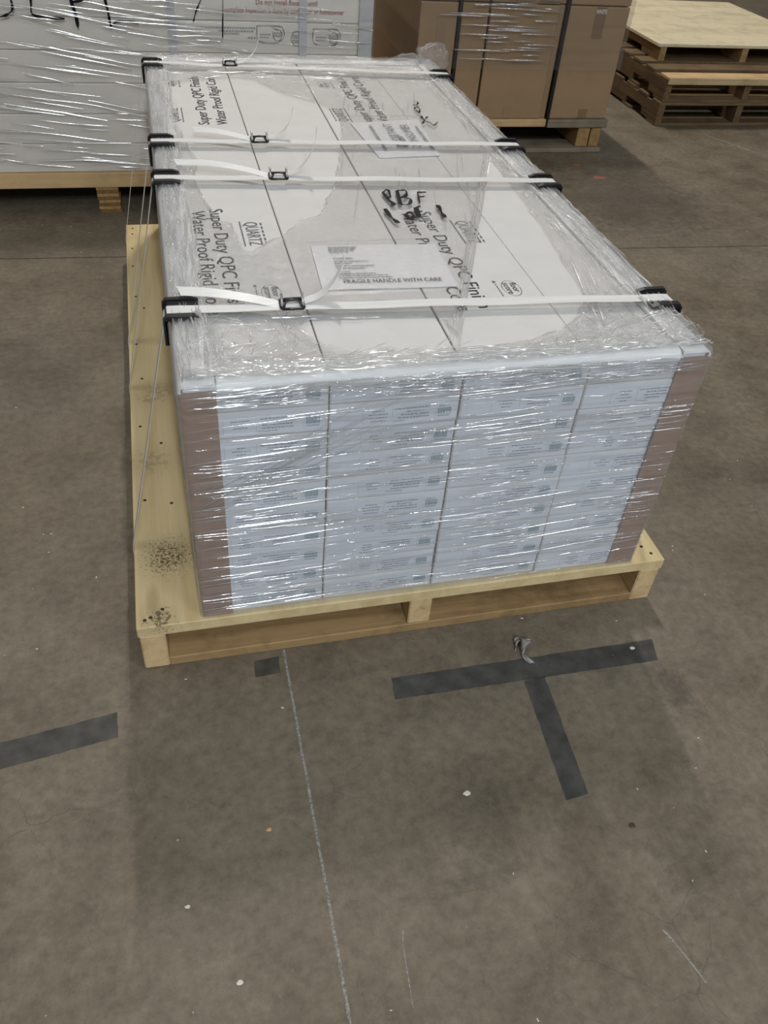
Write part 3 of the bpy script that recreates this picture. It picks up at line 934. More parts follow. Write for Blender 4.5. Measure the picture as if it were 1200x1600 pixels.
def film_z(x, y):
    dl, dr, df, db = x - SX0, SX1 - x, y - SY0, SY1 - y
    e = min(dl, dr, df * 1.2, db)
    base = TOPZ + 0.0042 + 0.0075 * (1 - sstep(0.055, 0.085, e))
    # over the papers
    if 0.43 < x < 0.735 and 0.305 < y < 0.53: base += 0.0035
    if 0.69 < x < 0.925 and 1.03 < y < 1.36: base += 0.006
    wl = max(1 - sstep(0.05, 0.10, dl), 1 - sstep(0.05, 0.13, dr))          # side bands: wrinkles along the load
    wf = max(1 - sstep(0.05, 0.10, df), 1 - sstep(0.05, 0.16, db))          # end bands
    crn = sstep(0.32, 0.20, y) * sstep(0.40, 0.30, x) if False else (1 - sstep(0.16, 0.30, y)) * (1 - sstep(0.30, 0.46, x))
    crn = max(crn, (1 - sstep(0.16, 0.26, y)) * sstep(0.80, 0.95, x), sstep(1.45, 1.60, y) * (1 - sstep(0.0, 0.2, abs(x - 0.6) - 0.3)) * 0.7,
              (1 - sstep(0.06, 0.16, math.hypot(x - 0.33, (y - 0.44) * 0.8))))
    h = 0.0
    if wl > 0: h += wl * 0.0042 * max(0, ridged(x * 75 + noise.noise(Vector((x * 8, y * 6, 3))) * 1.5, y * 7, 2.0)) ** 1.5
    if wf > 0: h += wf * 0.0038 * max(0, ridged(x * 8, y * 75 + noise.noise(Vector((x * 6, y * 8, 5))) * 1.5, 6.0)) ** 1.5
    if crn > 0: h += crn * (0.0055 * max(0, ridged(x * 24 + noise.noise(Vector((x * 20, y * 20, 0))), y * 18, 8.0)) ** 2 + 0.0030 * max(0, ridged(x * 60, y * 48, 11.0)) ** 2)
    mid = max(0.0, 1 - wl - wf - crn)
    u = x - (y * 0.25)                                                       # taut pleats running along the load
    h += mid * (0.0020 * max(0, ridged(u * 62, y * 1.6, 13.0)) ** 2 + 0.0010 * max(0, ridged(u * 150, y * 3.0, 17.0)) + 0.0010 * noise.noise(Vector((x * 18, y * 12, 1))))
    return base + h

def top_film():
    cs = 0.0058
    nx = int((SX1 - SX0 - 0.012) / cs); ny = int((SY1 - SY0 - 0.012) / cs)
    X = [SX0 + 0.006 + (SX1 - SX0 - 0.012) * i / nx for i in range(nx + 1)]
    Y = [SY0 + 0.006 + (SY1 - SY0 - 0.012) * j / ny for j in range(ny + 1)]
    bb = [(min(p[0] for p in q) - .01, max(p[0] for p in q) + .01, min(p[1] for p in q) - .01, max(p[1] for p in q) + .01) for q in OPEN]
    ins = {}
    for j, y in enumerate(Y):
        for i, x in enumerate(X):
            r = -1
            for k, q in enumerate(OPEN):
                if bb[k][0] < x < bb[k][1] and bb[k][2] < y < bb[k][3] and inside((x, y), q): r = k
            ins[(i, j)] = r
    used = {}; vs = []; fs = []
    def vid(i, j):
        if (i, j) not in used:
            x, y = X[i], Y[j]
            k = ins[(i, j)]
            if k >= 0:
                (x, y), _ = nearest((x, y), OPEN[k])
            used[(i, j)] = len(vs)
            vs.append((x, y, film_z(x, y)))
        return used[(i, j)]
    for j in range(ny):
        for i in range(nx):
            cn = [(i, j), (i + 1, j), (i + 1, j + 1), (i, j + 1)]
            nin = sum(1 for c in cn if ins[c] >= 0)
            if nin >= 3 or (nin == 2 and False): continue
            fs.append(tuple(vid(*c) for c in cn))
    return py_mesh(vs, fs, True)
link('top_film', top_film(), 'film_top', wrap)

# rolled film hems around the openings and along the straight sheet edge
def hem(poly, closed=True, r=0.0018):
    pts = [(x, y, film_z(x, y) + 0.0006) for x, y in poly]
    return pts
items = []
for poly in OPEN:
    n = len(poly)
    i = 0
    while i < n:
        L = rw.randint(4, 9)
        seg_ = [poly[(i + k) % n] for k in range(L)]
        pts = [(x, y, film_z(x, y)) for x, y in seg_]
        if rw.random() < 0.75: items.append((pts, (0, 0, 1), rw.uniform(0.0012, 0.003), rw.uniform(0.001, 0.003)))
        i += L
a, b = Vector((0.641, 0.074, 0)), Vector((1.050, 1.07, 0))
for off in (0.0, 0.010, 0.016):
    pts = []
    for k in range(40):
        p = a.lerp(b, k / 39) + Vector((-off, off * 0.4, 0))
        pts.append((p.x, p.y, film_z(p.x, p.y) + 0.0008))
    items.append((pts, (0, 0, 1), 0.0022, 0.0016))
# pleats lying along the side bands and the middle sheet
for k in range(620):
    m = rw.random()
    L = rw.uniform(0.03, 0.16)
    if m < 0.30:
        x = SX0 + rw.uniform(0.006, 0.075); y = rw.uniform(0.05, 1.9); d = Vector((rw.gauss(0, 0.06), 1, 0))
    elif m < 0.55:
        x = SX1 - rw.uniform(0.004, 0.10); y = rw.uniform(0.05, 1.9); d = Vector((rw.gauss(0, 0.08), 1, 0))
    elif m < 0.68:
        x = rw.uniform(0.18, 1.08); y = rw.uniform(0.012, 0.06); d = Vector((1, rw.gauss(0, 0.06), 0))
    elif m < 0.80:
        x = rw.uniform(0.18, 1.08); y = rw.uniform(1.70, 1.96); d = Vector((1, rw.gauss(0, 0.3), 0))
    elif m < 0.9:
        x = rw.uniform(0.16, 0.42); y = rw.uniform(0.05, 0.24); L *= 0.6; d = Vector((rw.gauss(0, 1), rw.gauss(0, 1), 0))
    else:
        x = rw.uniform(0.84, 1.10); y = rw.uniform(0.05, 0.28); L *= 0.6; d = Vector((rw.gauss(0, 1), rw.gauss(0, 1), 0))
    d.normalize()
    pts = []
    bad = False
    for i in range(7):
        q = Vector((x, y, 0)) + d * L * (i / 6 - 0.5) + Vector((-d.y, d.x, 0)) * 0.006 * noise.noise(Vector((i * 0.5, k, 0)))
        if not (SX0 + 0.003 < q.x < SX1 - 0.003 and SY0 + 0.004 < q.y < SY1 - 0.004) or any(inside((q.x, q.y), P_) for P_ in OPEN):
            bad = True; break
        pts.append((q.x, q.y, film_z(q.x, q.y) + 0.0002))
    if not bad: items.append((pts, (0, 0, 1), rw.uniform(0.0007, 0.0022), rw.uniform(0.0008, 0.0026)))
# taut pleats in the middle sheet
for k in range(110):
    x = rw.uniform(0.50, 1.02); y = rw.uniform(0.12, 1.50); L = rw.uniform(0.05, 0.30)
    d = Vector((0.25 + rw.gauss(0, 0.03), 1, 0)).normalized()
    pts = []; bad = False
    for i in range(9):
        q = Vector((x, y, 0)) + d * L * (i / 8 - 0.5)
        if q.x > SX1 - 0.08 or (0.42 < q.x < 0.74 and 0.29 < q.y < 0.54) or (0.69 < q.x < 0.93 and 1.02 < q.y < 1.37) or any(inside((q.x, q.y), P_) for P_ in OPEN):
            bad = True; break
        pts.append((q.x, q.y, film_z(q.x, q.y) + 0.0002))
    if not bad: items.append((pts, (0, 0, 1), rw.uniform(0.0008, 0.0018), rw.uniform(0.0003, 0.0008)))
# streaks along the side bands
for k in range(330):
    left = rw.random() < 0.55
    x = SX0 + rw.uniform(0.004, 0.062) if left else SX1 - rw.uniform(0.003, 0.075)
    y = rw.uniform(0.04, 1.92); L = rw.uniform(0.03, 0.13)
    d = Vector((rw.gauss(0, 0.05), 1, 0)).normalized()
    pts = []
    for i in range(7):
        q = Vector((x, y, 0)) + d * L * (i / 6 - 0.5) + Vector((0.003 * noise.noise(Vector((i * 0.6, k, 7))), 0, 0))
        q.x = min(max(q.x, SX0 + 0.002), SX1 - 0.002); q.y = min(max(q.y, SY0 + 0.004), SY1 - 0.004)
        pts.append((q.x, q.y, film_z(q.x, q.y) + 0.0004))
    items.append((pts, (0, 0, 1), rw.uniform(0.0008, 0.0018), rw.uniform(0.0012, 0.0028)))
# hair-like creases over the near top edge
for k in range(330):
    x = rw.uniform(0.15, 1.12); y = rw.uniform(0.012, 0.075) if rw.random() < 0.8 else rw.uniform(0.06, 0.15)
    if y > 0.075 and 0.36 < x < 0.86: continue
    L = rw.uniform(0.015, 0.07); a0 = rw.gauss(0, 0.45); cv = rw.gauss(0, 12)
    q = Vector((x, y, 0)); pts = []
    for i in range(7):
        a = a0 + cv * L * (i / 6 - 0.5)
        q = q + Vector((math.cos(a), math.sin(a), 0)) * L / 6
        q.x = min(max(q.x, SX0 + 0.003), SX1 - 0.003); q.y = min(max(q.y, SY0 + 0.004), 0.2)
        pts.append((q.x, q.y, film_z(q.x, q.y) + 0.0006))
    items.append((pts, (0, 0, 1), rw.uniform(0.0006, 0.0014), rw.uniform(0.0010, 0.0026)))
rd = link('film_pleats', ridge_mesh(items), 'film_pleat', wrap); rd['kind'] = 'stuff'

# bunched-up film at the far right corner
def film_bunch(c, r, sd, sq=(1, 1, 1)):
    bm = bmesh.new()
    bmesh.ops.create_icosphere(bm, subdivisions=5, radius=1.0)
    for v in bm.verts:
        d = v.co.normalized()
        k = 1 + 0.42 * noise.noise(d * 1.9 + Vector((sd, 0, 0))) + 0.30 * (1 - abs(noise.noise(d * 4.5 + Vector((0, sd, 0)))) * 2) * 0.6 + 0.10 * noise.noise(d * 12)
        v.co = Vector(c) + Vector((d.x * sq[0], d.y * sq[1], d.z * sq[2])) * r * k
    return bm_mesh(bm, smooth=True)
link('bunched_film', film_bunch((1.125, 1.945, 0.735), 0.042, 3.0, (1.25, 0.9, 0.85)), 'film_top', wrap)
link('bunched_film', film_bunch((1.045, 1.955, 0.722), 0.030, 8.0, (1.5, 0.8, 0.55)), 'film_top', wrap)

# handwriting on the film
HW1 = [[(0.672, 0.794), (0.676, 0.731), (0.679, 0.708)], [(0.672, 0.794), (0.688, 0.809), (0.685, 0.769), (0.673, 0.758), (0.684, 0.715)],
       [(0.709, 0.8), (0.697, 0.714)], [(0.709, 0.8), (0.732, 0.799), (0.723, 0.767), (0.705, 0.76), (0.729, 0.751), (0.721, 0.721), (0.697, 0.714)],
       [(0.758, 0.785), (0.747, 0.723)], [(0.758, 0.785), (0.781, 0.788)], [(0.752, 0.758), (0.769, 0.761)]]
HW2 = [[(0.653, 0.694), (0.657, 0.643), (0.666, 0.611)], [(0.694, 0.655), (0.707, 0.669), (0.711, 0.647), (0.697, 0.63), (0.694, 0.655)],
       [(0.73, 0.697), (0.722, 0.639)], [(0.726, 0.694), (0.743, 0.704)], [(0.718, 0.665), (0.74, 0.674)], [(0.788, 0.709), (0.785, 0.664), (0.785, 0.635)]]
HW3 = [[(0.908, 1.28), (0.925, 1.314), (0.938, 1.303), (0.943, 1.28), (0.965, 1.314)], [(0.923, 1.372), (0.93, 1.36), (0.916, 1.331), (0.932, 1.337), (0.946, 1.36)],
       [(0.926, 1.42), (0.928, 1.396), (0.942, 1.433), (0.936, 1.457), (0.925, 1.433)], [(0.931, 1.476), (0.94, 1.47), (0.953, 1.495), (0.944, 1.508)]]
for nm, hwr, wd in (('marker_letters', HW1, 0.0085), ('marker_count', HW2, 0.0110), ('marker_number', HW3, 0.0055)):
    o = link(nm, stroke_mesh(hwr, wd, lambda a, b: (a, b, film_z(a, b) + 0.0022)), 'marker', wrap)
    o['kind'] = 'stuff'

# ------------------------------------------------------------------ straps, buckles, edge guards
STR = [(1.868, 1.776, 0.405), (1.140, 1.090, 0.412), (0.888, 0.823, 0.426), (0.248, 0.196, 0.362)]
SNAME = ['farthest', 'second farthest', 'second nearest', 'nearest']
TAILS = [  # right-hand curl (x, z), left-hand loose end (x, dy, z)
    ([(0.425, 0.728), (0.455, 0.735), (0.480, 0.752), (0.497, 0.772), (0.503, 0.791)], None),
    ([(0.430, 0.728), (0.462, 0.735), (0.487, 0.752), (0.501, 0.776), (0.506, 0.802)], [(0.405, 0.0, 0.7265), (0.350, 0.030, 0.731), (0.300, 0.050, 0.734), (0.245, 0.062, 0.733)]),
    ([(0.445, 0.728), (0.480, 0.741), (0.505, 0.767), (0.520, 0.800), (0.524, 0.835)], [(0.415, 0.0, 0.7265), (0.345, 0.036, 0.733), (0.270, 0.058, 0.737), (0.185, 0.070, 0.735)]),
    ([(0.385, 0.728), (0.414, 0.735), (0.440, 0.755), (0.458, 0.783), (0.466, 0.806)], [(0.345, 0.0, 0.7265), (0.290, 0.022, 0.731), (0.220, 0.038, 0.736), (0.158, 0.046, 0.737)]),
]
SW = 0.027
for i, (yl, yr, bx) in enumerate(STR):
    xl, xr = SX0 - 0.012, SX1 + 0.012
    def ys(x): return yl + (yr - yl) * (x - xl) / (xr - xl)
    st = empty('strap', (bx, ys(bx), 0.7245), '%s white woven strap across the wrapped load, with buckle and curled tail' % SNAME[i], 'strap', 'white straps over the main load')
    zt = 0.7245
    path = [(-0.0015, yl, 0.1150), (-0.0015, yl, 0.1375), (xl - 0.0015, yl, 0.700), (xl + 0.001, yl, 0.715), (xl + 0.008, yl, zt - 0.0008), (xl + 0.03, ys(xl + 0.03), zt)]
    for k in range(1, 20):
        x = xl + 0.03 + (xr - xl - 0.06) * k / 20
        path.append((x, ys(x), zt + 0.0012 * math.sin(k * 1.1 + i)))
    path += [(xr - 0.03, ys(xr - 0.03), zt), (xr - 0.008, yr, zt - 0.0008), (xr - 0.001, yr, 0.715), (xr + 0.0015, yr, 0.700), (1.2215, yr, 0.1375), (1.2215, yr, 0.1150)]
    link('strap_band', ribbon_mesh(path, (0.0, 1, 0), SW, 0.0009), 'strap', st)
    rt, lt = TAILS[i]
    y = ys(bx)
    pr_ = smooth_path([(x, y + 0.012 + 0.02 * k / 4, z) for k, (x, z) in enumerate(rt)], 6)
    link('curled_tail', ribbon_mesh(pr_, (0.25, 1, 0.05), SW * 0.92, 0.0009), 'strap', st)
    if lt:
        pl_ = smooth_path([(x, ys(x) + dy, z) for (x, dy, z) in lt], 6)
        link('loose_end', ribbon_mesh(pl_, (-0.25, 1, 0.25), SW * 0.95, 0.0009), 'strap', st)
    # wire buckle: a flat loop, a raised bar and two upright prongs
    zb = zt + 0.0035
    loop = [(bx + a, y + b, zb + c) for a, b, c in [(-0.019, -0.016, 0), (0.019, -0.016, 0), (0.0215, -0.012, 0), (0.0215, 0.012, 0.003), (0.019, 0.016, 0.004), (-0.019, 0.016, 0.004), (-0.0215, 0.012, 0.003), (-0.0215, -0.012, 0)]]
    bk = link('wire_buckle', tube_mesh(loop, 0.0026, 8, True), 'black_wire', st)
    link('cross_bar', tube_mesh([(bx - 0.02, y + 0.002, zb + 0.007), (bx, y + 0.003, zb + 0.009), (bx + 0.02, y + 0.002, zb + 0.007)], 0.0026), 'black_wire', bk)
    link('curved_bar', tube_mesh(smooth_path([(bx - 0.017, y - 0.012, zb + 0.001), (bx - 0.010, y - 0.004, zb + 0.010), (bx + 0.010, y - 0.004, zb + 0.010), (bx + 0.017, y - 0.012, zb + 0.001)], 4), 0.0022), 'black_wire', bk)
    for s in (-1, 1):
        link('prong', tube_mesh([(bx + s * 0.0195, y - 0.010, zb + 0.002), (bx + s * 0.0195, y - 0.002, zb + 0.010), (bx + s * 0.0195, y + 0.006, zb + 0.021)], 0.0025), 'highlight_wire', bk)
    # moulded edge guards under the strap at both top edges
    for s, xe, yy, side in ((1, SX0 - 0.006, yl, 'left'), (-1, SX1 + 0.006, yr, 'right')):
        gd = empty('strap_guard', (xe, yy, 0.70), 'black plastic edge guard under the %s strap, %s edge of load' % (SNAME[i], side), 'edge guard', 'black strap guards on the main load')
        L2 = 0.038; fw = 0.060; fh = 0.052; t2 = 0.003; zt2 = 0.7235
        xi = xe
        pts = [(xi - s * t2, zt2 - fh), (xi - s * t2, zt2 - 0.004), (xi + s * 0.002, zt2), (xi + s * fw, zt2), (xi + s * fw, zt2 - t2), (xi + s * 0.003, zt2 - t2), (xi, zt2 - 0.007), (xi, zt2 - fh)]
        link('guard_plate', extrude_profile(pts, 'y', yy - L2, yy + L2), 'black_plastic', gd)
        for q, wr in ((-1, 0.013), (1, 0.010)):
            ya, yb = sorted((yy + q * L2, yy + q * (L2 - wr)))
            hh = 0.006
            pts = [(xi - s * (t2 + hh * 0.7), zt2 - fh), (xi - s * (t2 + hh * 0.7), zt2 - 0.003), (xi, zt2 + hh), (xi + s * fw * 0.75, zt2 + hh), (xi + s * fw, zt2 + 0.001), (xi + s * fw, zt2 - 0.001), (xi, zt2 - 0.001), (xi - s * 0.002, zt2 - fh)]
            link('guard_rib', extrude_profile(pts, 'y', ya, yb), 'black_plastic', gd)
            yc = yy + q * (L2 - wr - 0.004)
            box('guard_lip', min(xi + s * 0.004, xi + s * fw * 0.9), max(xi + s * 0.004, xi + s * fw * 0.9), yc - 0.0008, yc + 0.0008, zt2 - 0.0005, zt2 + 0.003, 'black_plastic', gd)

# ------------------------------------------------------------------ left background load
LP = empty('wooden_pallet', (0.1, 3.0, 0), 'tan block pallet under the long white cartons, behind the main load', 'pallet')
LY = 2.425
box('front_board', -0.93, 1.04, LY, LY + 0.10, 0.108, 0.168, 'tan_x', LP, 0.002)
box('deck_sheet', -0.93, 1.04, LY + 0.10, 3.55, 0.140, 0.168, 'tan_x', LP, 0.002)
box('rear_board', -0.93, 1.04, 3.55, 3.65, 0.108, 0.168, 'tan_x', LP, 0.002)
for bx0 in (-0.90, -0.115, 0.87):
    for byy in (LY + 0.002, 3.53):
        e = empty('laminated_block', Vector((bx0 + 0.045, byy + 0.05, 0)) - LP.location)
        e.parent = LP
        for k in range(8):
            z = k * 0.0135
            wv_ = random.uniform(-0.003, 0.003)
            # sub-parts: the plies of the block
            me = box_mesh(bx0 + wv_ - 0.001 * k, bx0 + 0.088 + wv_ - 0.001 * k, byy + random.uniform(0, 0.004), byy + 0.10, z + 0.0004, z + 0.0131, 0.001)
            link('ply', me, 'ply_edge_a' if k % 2 else 'ply_edge_b', e)
for byy in (2.60, 3.0, 3.35):
    box('under_board', -0.93, 1.04, byy, byy + 0.1, 0.108, 0.140, 'old_x', LP, 0.002)
LROW = 0.1113
lrows = ['bottom', 'second', 'third', 'fourth', 'fifth', 'sixth', 'seventh']
Lcart = {}
for r in range(7):
    z = 0.168 + r * LROW
    c = box('flooring_carton', -0.91, 1.012, LY + 0.012 + random.uniform(0, 0.004), 3.63, z + 0.0005, z + LROW - 0.0008, 'carton_grey', None, 0.004, 2)
    tag(c, 'long off white carton in the left background load, %s' % ('bottom row on the tan pallet' if r == 0 else lrows[r] + ' row up from the tan pallet'), 'carton', 'white cartons in the left background')
    Lcart[r] = c
c = tag(link('corner_board', extrude_profile([(1.020, LY + 0.001), (0.965, LY + 0.001), (0.965, LY + 0.007), (1.014, LY + 0.007), (1.014, LY + 0.06), (1.020, LY + 0.06)], 'z', 0.17, 0.945), 'board_grey'), 'grey white corner board on the right edge of the background carton load', 'corner protector')
LW = LY + 0.0075
for x, nm in ((0.245, 'left'), (0.742, 'right')):
    s = link('strap', ribbon_mesh([(x - 0.004, LW + 0.001, 0.168), (x, LW, 0.30), (x + 0.002, LW, 0.6), (x + 0.001, LW, 0.95)], (1, 0, 0), 0.030, 0.0012), 'strap_grey')
    tag(s, 'grey vertical strap on the background white cartons, %s one of the two' % nm, 'strap', 'grey straps on the background cartons')
# printing and handwriting on the cartons
LPy = LY + 0.0112
t = link('red_warning', text_mesh('Do not Install flooring until', 0.025, (0.563, LPy, 0.783), (1, 0, 0), (0, 0, 1), length=0.235), 'ink_red', Lcart[5]); t['kind'] = 'stuff'
t = link('red_warning', text_mesh('complete inspection is done by contractor or homeowner', 0.025, (0.445, LPy, 0.756), (1, 0, 0), (0, 0, 1), length=0.460), 'ink_red', Lcart[5]); t['kind'] = 'stuff'
def cert_logo(x, z, wd, hg):
    pts = [(x, z), (x, z - hg * 0.75), (x + 0.02, z - hg), (x + wd * 0.78, z - hg), (x + wd, z - hg * 0.6), (x + wd * 0.95, z - hg * 0.15), (x + wd * 0.8, z), (x, z)]
    c2 = [(x + wd * 0.55, z - hg * 0.05), (x + wd * 0.70, z - hg * 0.2), (x + wd * 0.85, z - hg * 0.25), (x + wd * 0.93, z - hg * 0.55), (x + wd * 0.8, z - hg * 0.92), (x + wd * 0.62, z - hg * 0.75), (x + wd * 0.58, z - hg * 0.3)]
    me = stroke_mesh([pts, c2], 0.0026, lambda a, b: (a, LPy, b))
    q = link('certificate_mark', me, 'ink_soft', Lcart[4]); q['kind'] = 'stuff'
    q = link('certificate_words', text_mesh('SGS', 0.022, (x + wd * 0.62, LPy, z - hg * 0.65), (1, 0, 0), (0, 0, 1), length=0.030), 'ink_soft', Lcart[4]); q['kind'] = 'stuff'
    q = link('certificate_lines', quads_mesh([(x + 0.012 + k * 0.007, x + 0.017 + k * 0.007, z - hg * 0.55, z - hg * 0.48) for k in range(6)] + [(x + 0.012 + k * 0.007, x + 0.017 + k * 0.007, z - hg * 0.72, z - hg * 0.66) for k in range(5)], lambda a, b: (a, LPy, b)), 'ink_faint', Lcart[4]); q['kind'] = 'stuff'
cert_logo(0.566, 0.712, 0.105, 0.056)
cert_logo(0.785, 0.706, 0.108, 0.056)
ring = [(0.7205 + 0.022 * math.cos(a * PI / 12), 0.670 + 0.026 * math.sin(a * PI / 12)) for a in range(25)]
q = link('round_mark', stroke_mesh([ring], 0.0022, lambda a, b: (a, LPy, b)), 'ink_soft', Lcart[4]); q['kind'] = 'stuff'
for s, z in (('DJO', 0.672), ('DJO', 0.655)):
    q = link('round_mark_words', text_mesh(s, 0.017, (0.703, LPy, z), (1, 0, 0), (0, 0, 1), length=0.032), 'ink_soft', Lcart[4]); q['kind'] = 'stuff'
rects = []
for z, a, b in ((0.701, 0.335, 0.555), (0.690, 0.42, 0.55), (0.681, 0.44, 0.50), (0.668, 0.53, 0.556)):
    x = a
    while x < b:
        wd = random.uniform(0.003, 0.009); rects.append((x, x + wd, z, z + 0.005)); x += wd + 0.003
q = link('small_print', quads_mesh(rects, lambda a, b: (a, LPy, b)), 'ink_faint', Lcart[4]); q['kind'] = 'stuff'
LH = [[(-0.40, 0.722), (-0.35, 0.724), (-0.322, 0.733), (-0.302, 0.752), (-0.303, 0.80)], [(-0.232, 0.86), (-0.236, 0.778), (-0.238, 0.735), (-0.188, 0.726), (-0.131, 0.723)],
      [(-0.112, 0.87), (-0.101, 0.782), (-0.095, 0.742), (-0.089, 0.697)], [(-0.098, 0.80), (-0.089, 0.738), (-0.085, 0.706)], [(-0.096, 0.776), (-0.055, 0.785), (-0.03, 0.81), (-0.05, 0.85), (-0.11, 0.86)],
      [(0.010, 0.87), (0.018, 0.785), (0.024, 0.735), (0.026, 0.702)], [(0.021, 0.80), (0.027, 0.725)], [(0.024, 0.702), (0.049, 0.717), (0.085, 0.720), (0.128, 0.714)]]
LH2 = [[(0.372, 0.84), (0.358, 0.795), (0.339, 0.759), (0.327, 0.725)]]
LH3 = [[(0.444, 0.85), (0.440, 0.797), (0.432, 0.670)]]
lwrap = empty('stretch_wrap', (0.05, LY, 0.17), 'clear stretch film around the white cartons in the left background', 'stretch film')
def far_film(x0, x1, y0, y1, z0, z1, fx, fz, amp):
    vs, fs = [], []
    path = [(x0, y1 + (y0 - y1) * k / 12, -1, 0) for k in range(12)] + [(x0 + (x1 - x0) * k / 90, y0, 0, -1) for k in range(91)] + [(x1, y0 + (y1 - y0) * (k + 1) / 12, 1, 0) for k in range(12)]
    nz = int((z1 - z0) / 0.006)
    for j in range(nz + 1):
        z = z0 + (z1 - z0) * j / nz
        for i, (x, y, ax, ay) in enumerate(path):
            d = amp * max(0, ridged(x * fx + y, (z - 0.05 * x) * fz, 31.0))
            vs.append((x + ax * d, y + ay * d, z))
    n = len(path)
    for j in range(nz):
        for i in range(n - 1):
            fs.append((j * n + i, j * n + i + 1, (j + 1) * n + i + 1, (j + 1) * n + i))
    return py_mesh(vs, fs, True)
link('side_film', far_film(-0.93, 1.026, LY - 0.004, 3.60, 0.175, 0.946, 1.6, 40, 0.004), 'film_far', lwrap)
items = []
for k in range(230):
    L = rw.uniform(0.06, 0.40); xc = rw.uniform(-0.7, 1.0); z = rw.uniform(0.19, 0.92)
    if 0.42 < xc < 0.98 and 0.62 < z < 0.81 and rw.random() < 0.75: continue
    sl = rw.gauss(-0.06, 0.04) - 0.12 * max(0, 1 - abs(xc + 0.1) / 0.35) * (1 if z > 0.4 else 0.2)
    a, b = max(-0.9, xc - L / 2), min(1.02, xc + L / 2)
    pts = [(a + (b - a) * i / 7, LY - 0.0075, z + sl * (a + (b - a) * i / 7 - xc) + 0.003 * noise.noise(Vector((i * 0.4, k, 0)))) for i in range(8)]
    items.append((pts, (0, -1, 0), rw.uniform(0.0020, 0.0045), rw.uniform(0.002, 0.0042)))
rd = link('film_wrinkles', ridge_mesh(items), 'film_ridge_far', lwrap); rd['kind'] = 'stuff'
for nm, hh, wd in (('marker_letters', LH, 0.0085), ('marker_slash', LH2, 0.006), ('marker_line', LH3, 0.0045)):
    q = link(nm, stroke_mesh(hh, wd, lambda a, b: (a, LY - 0.0085, b)), 'marker', lwrap); q['kind'] = 'stuff'

# ------------------------------------------------------------------ brown carton load
BY = 3.10
BP = empty('wooden_pallet', (1.96, 3.65, 0), 'worn pallet under the brown kraft cartons', 'pallet')
for k in range(7):
    y = BY + k * 0.165
    box('deck_board', 1.38, 2.155 if k == 0 else 2.512, y, y + 0.125, 0.126, 0.163, 'tan_x', BP, 0.003)
box('deck_board', 2.165, 2.512, BY - 0.004, BY + 0.125, 0.122, 0.163, 'grey_x', BP, 0.003)
for a, b, mt in ((1.40, 1.46, 'tan_y'), (1.86, 1.905, 'tan_y'), (1.80, 1.855, 'old_y'), (2.355, 2.425, 'tan_y'), (2.432, 2.490, 'tan_y')):
    box('stringer', a, b, BY + 0.006, BY + 1.10, 0.022, 0.122, mt, BP, 0.004)
for y in (BY - 0.02, BY + 0.5, BY + 1.0):
    box('bottom_board', 1.39, 2.497, y, y + 0.15, 0.0, 0.022, 'grey_x', BP, 0.003)
BC = [(1.415, 1.600, 0.0, 'kraft', 'first column from the left'), (1.622, 1.757, 0.004, 'kraft', 'narrow second column'), (1.765, 2.118, -0.002, 'kraft', 'wide middle column'),
      (2.120, 2.153, 0.012, 'kraft_b', 'thin strip beside black strap'), (2.172, 2.498, 0.002, 'kraft', 'right column with taped seam')]
bcart = {}
for k, (a, b, dy, mt, desc) in enumerate(BC):
    for r, (z0, z1) in enumerate(((0.1635, 0.684), (0.688, 1.20))):
        c = box('kraft_carton', a, b, BY + 0.012 + dy, BY + 1.08, z0, z1, mt, None, 0.006, 2)
        tag(c, 'brown kraft carton, %s, %s' % (desc, 'standing on the worn pallet' if r == 0 else 'upper tier'), 'carton', 'brown kraft cartons')
        bcart[(k, r)] = c
box('tape_strip', 2.315, 2.372, BY + 0.0125, BY + 0.0138, 0.545, 0.682, 'packing_tape', bcart[(4, 0)])
box('tape_strip', 2.335, 2.385, BY + 0.0125, BY + 0.0138, 0.168, 0.212, 'packing_tape', bcart[(4, 0)])
box('tape_strip', 1.905, 1.952, BY + 0.0085, BY + 0.0098, 0.168, 0.225, 'kraft_b', bcart[(2, 0)])
box('tape_strip', 1.500, 1.550, BY + 0.0105, BY + 0.0118, 0.50, 0.62, 'kraft_b', bcart[(0, 0)])
t = link('white_stamp', text_mesh('WHITE', 0.026, (2.315, BY + 0.0118, 0.654), (1, 0, 0), (0, 0, 1), length=0.058, bold=0.0006), 'ink_white', bcart[(4, 0)]); t['kind'] = 'stuff'
for x0_, x1_, nm in ((1.604, 1.618, 'left'), (2.1555, 2.1695, 'right')):
    s = box('black_strap', x0_, x1_, BY + 0.002, BY + 0.010, 0.128 if nm == 'left' else 0.124, 1.205, 'black_plastic')
    s2 = tag(s, 'narrow black vertical strap between brown cartons, %s one of the two' % nm, 'strap', 'black straps on the brown cartons')
bw = empty('stretch_wrap', (1.95, BY, 0.40), 'glossy stretch film band around the upper brown cartons', 'stretch film')
link('side_film', far_film(1.402, 2.508, BY - 0.006, BY + 1.09, 0.405, 1.20, 1.2, 26, 0.004), 'film_far', bw)
items = []
for k in range(52):
    L = rw.uniform(0.06, 0.30); xc = rw.uniform(1.60, 2.12); z = 0.43 + 0.33 * rw.random() ** 0.8
    a, b = max(1.42, xc - L / 2), min(2.13, xc + L / 2)
    pts = [(a + (b - a) * i / 7, BY - 0.0095, z - 0.015 * (a + (b - a) * i / 7 - xc) + 0.002 * noise.noise(Vector((i * 0.4, k, 4)))) for i in range(8)]
    items.append((pts, (0, -1, 0), rw.uniform(0.0035, 0.0060), rw.uniform(0.003, 0.0050)))
rd = link('film_wrinkles', ridge_mesh(items), 'film_ridge_far', bw); rd['kind'] = 'stuff'

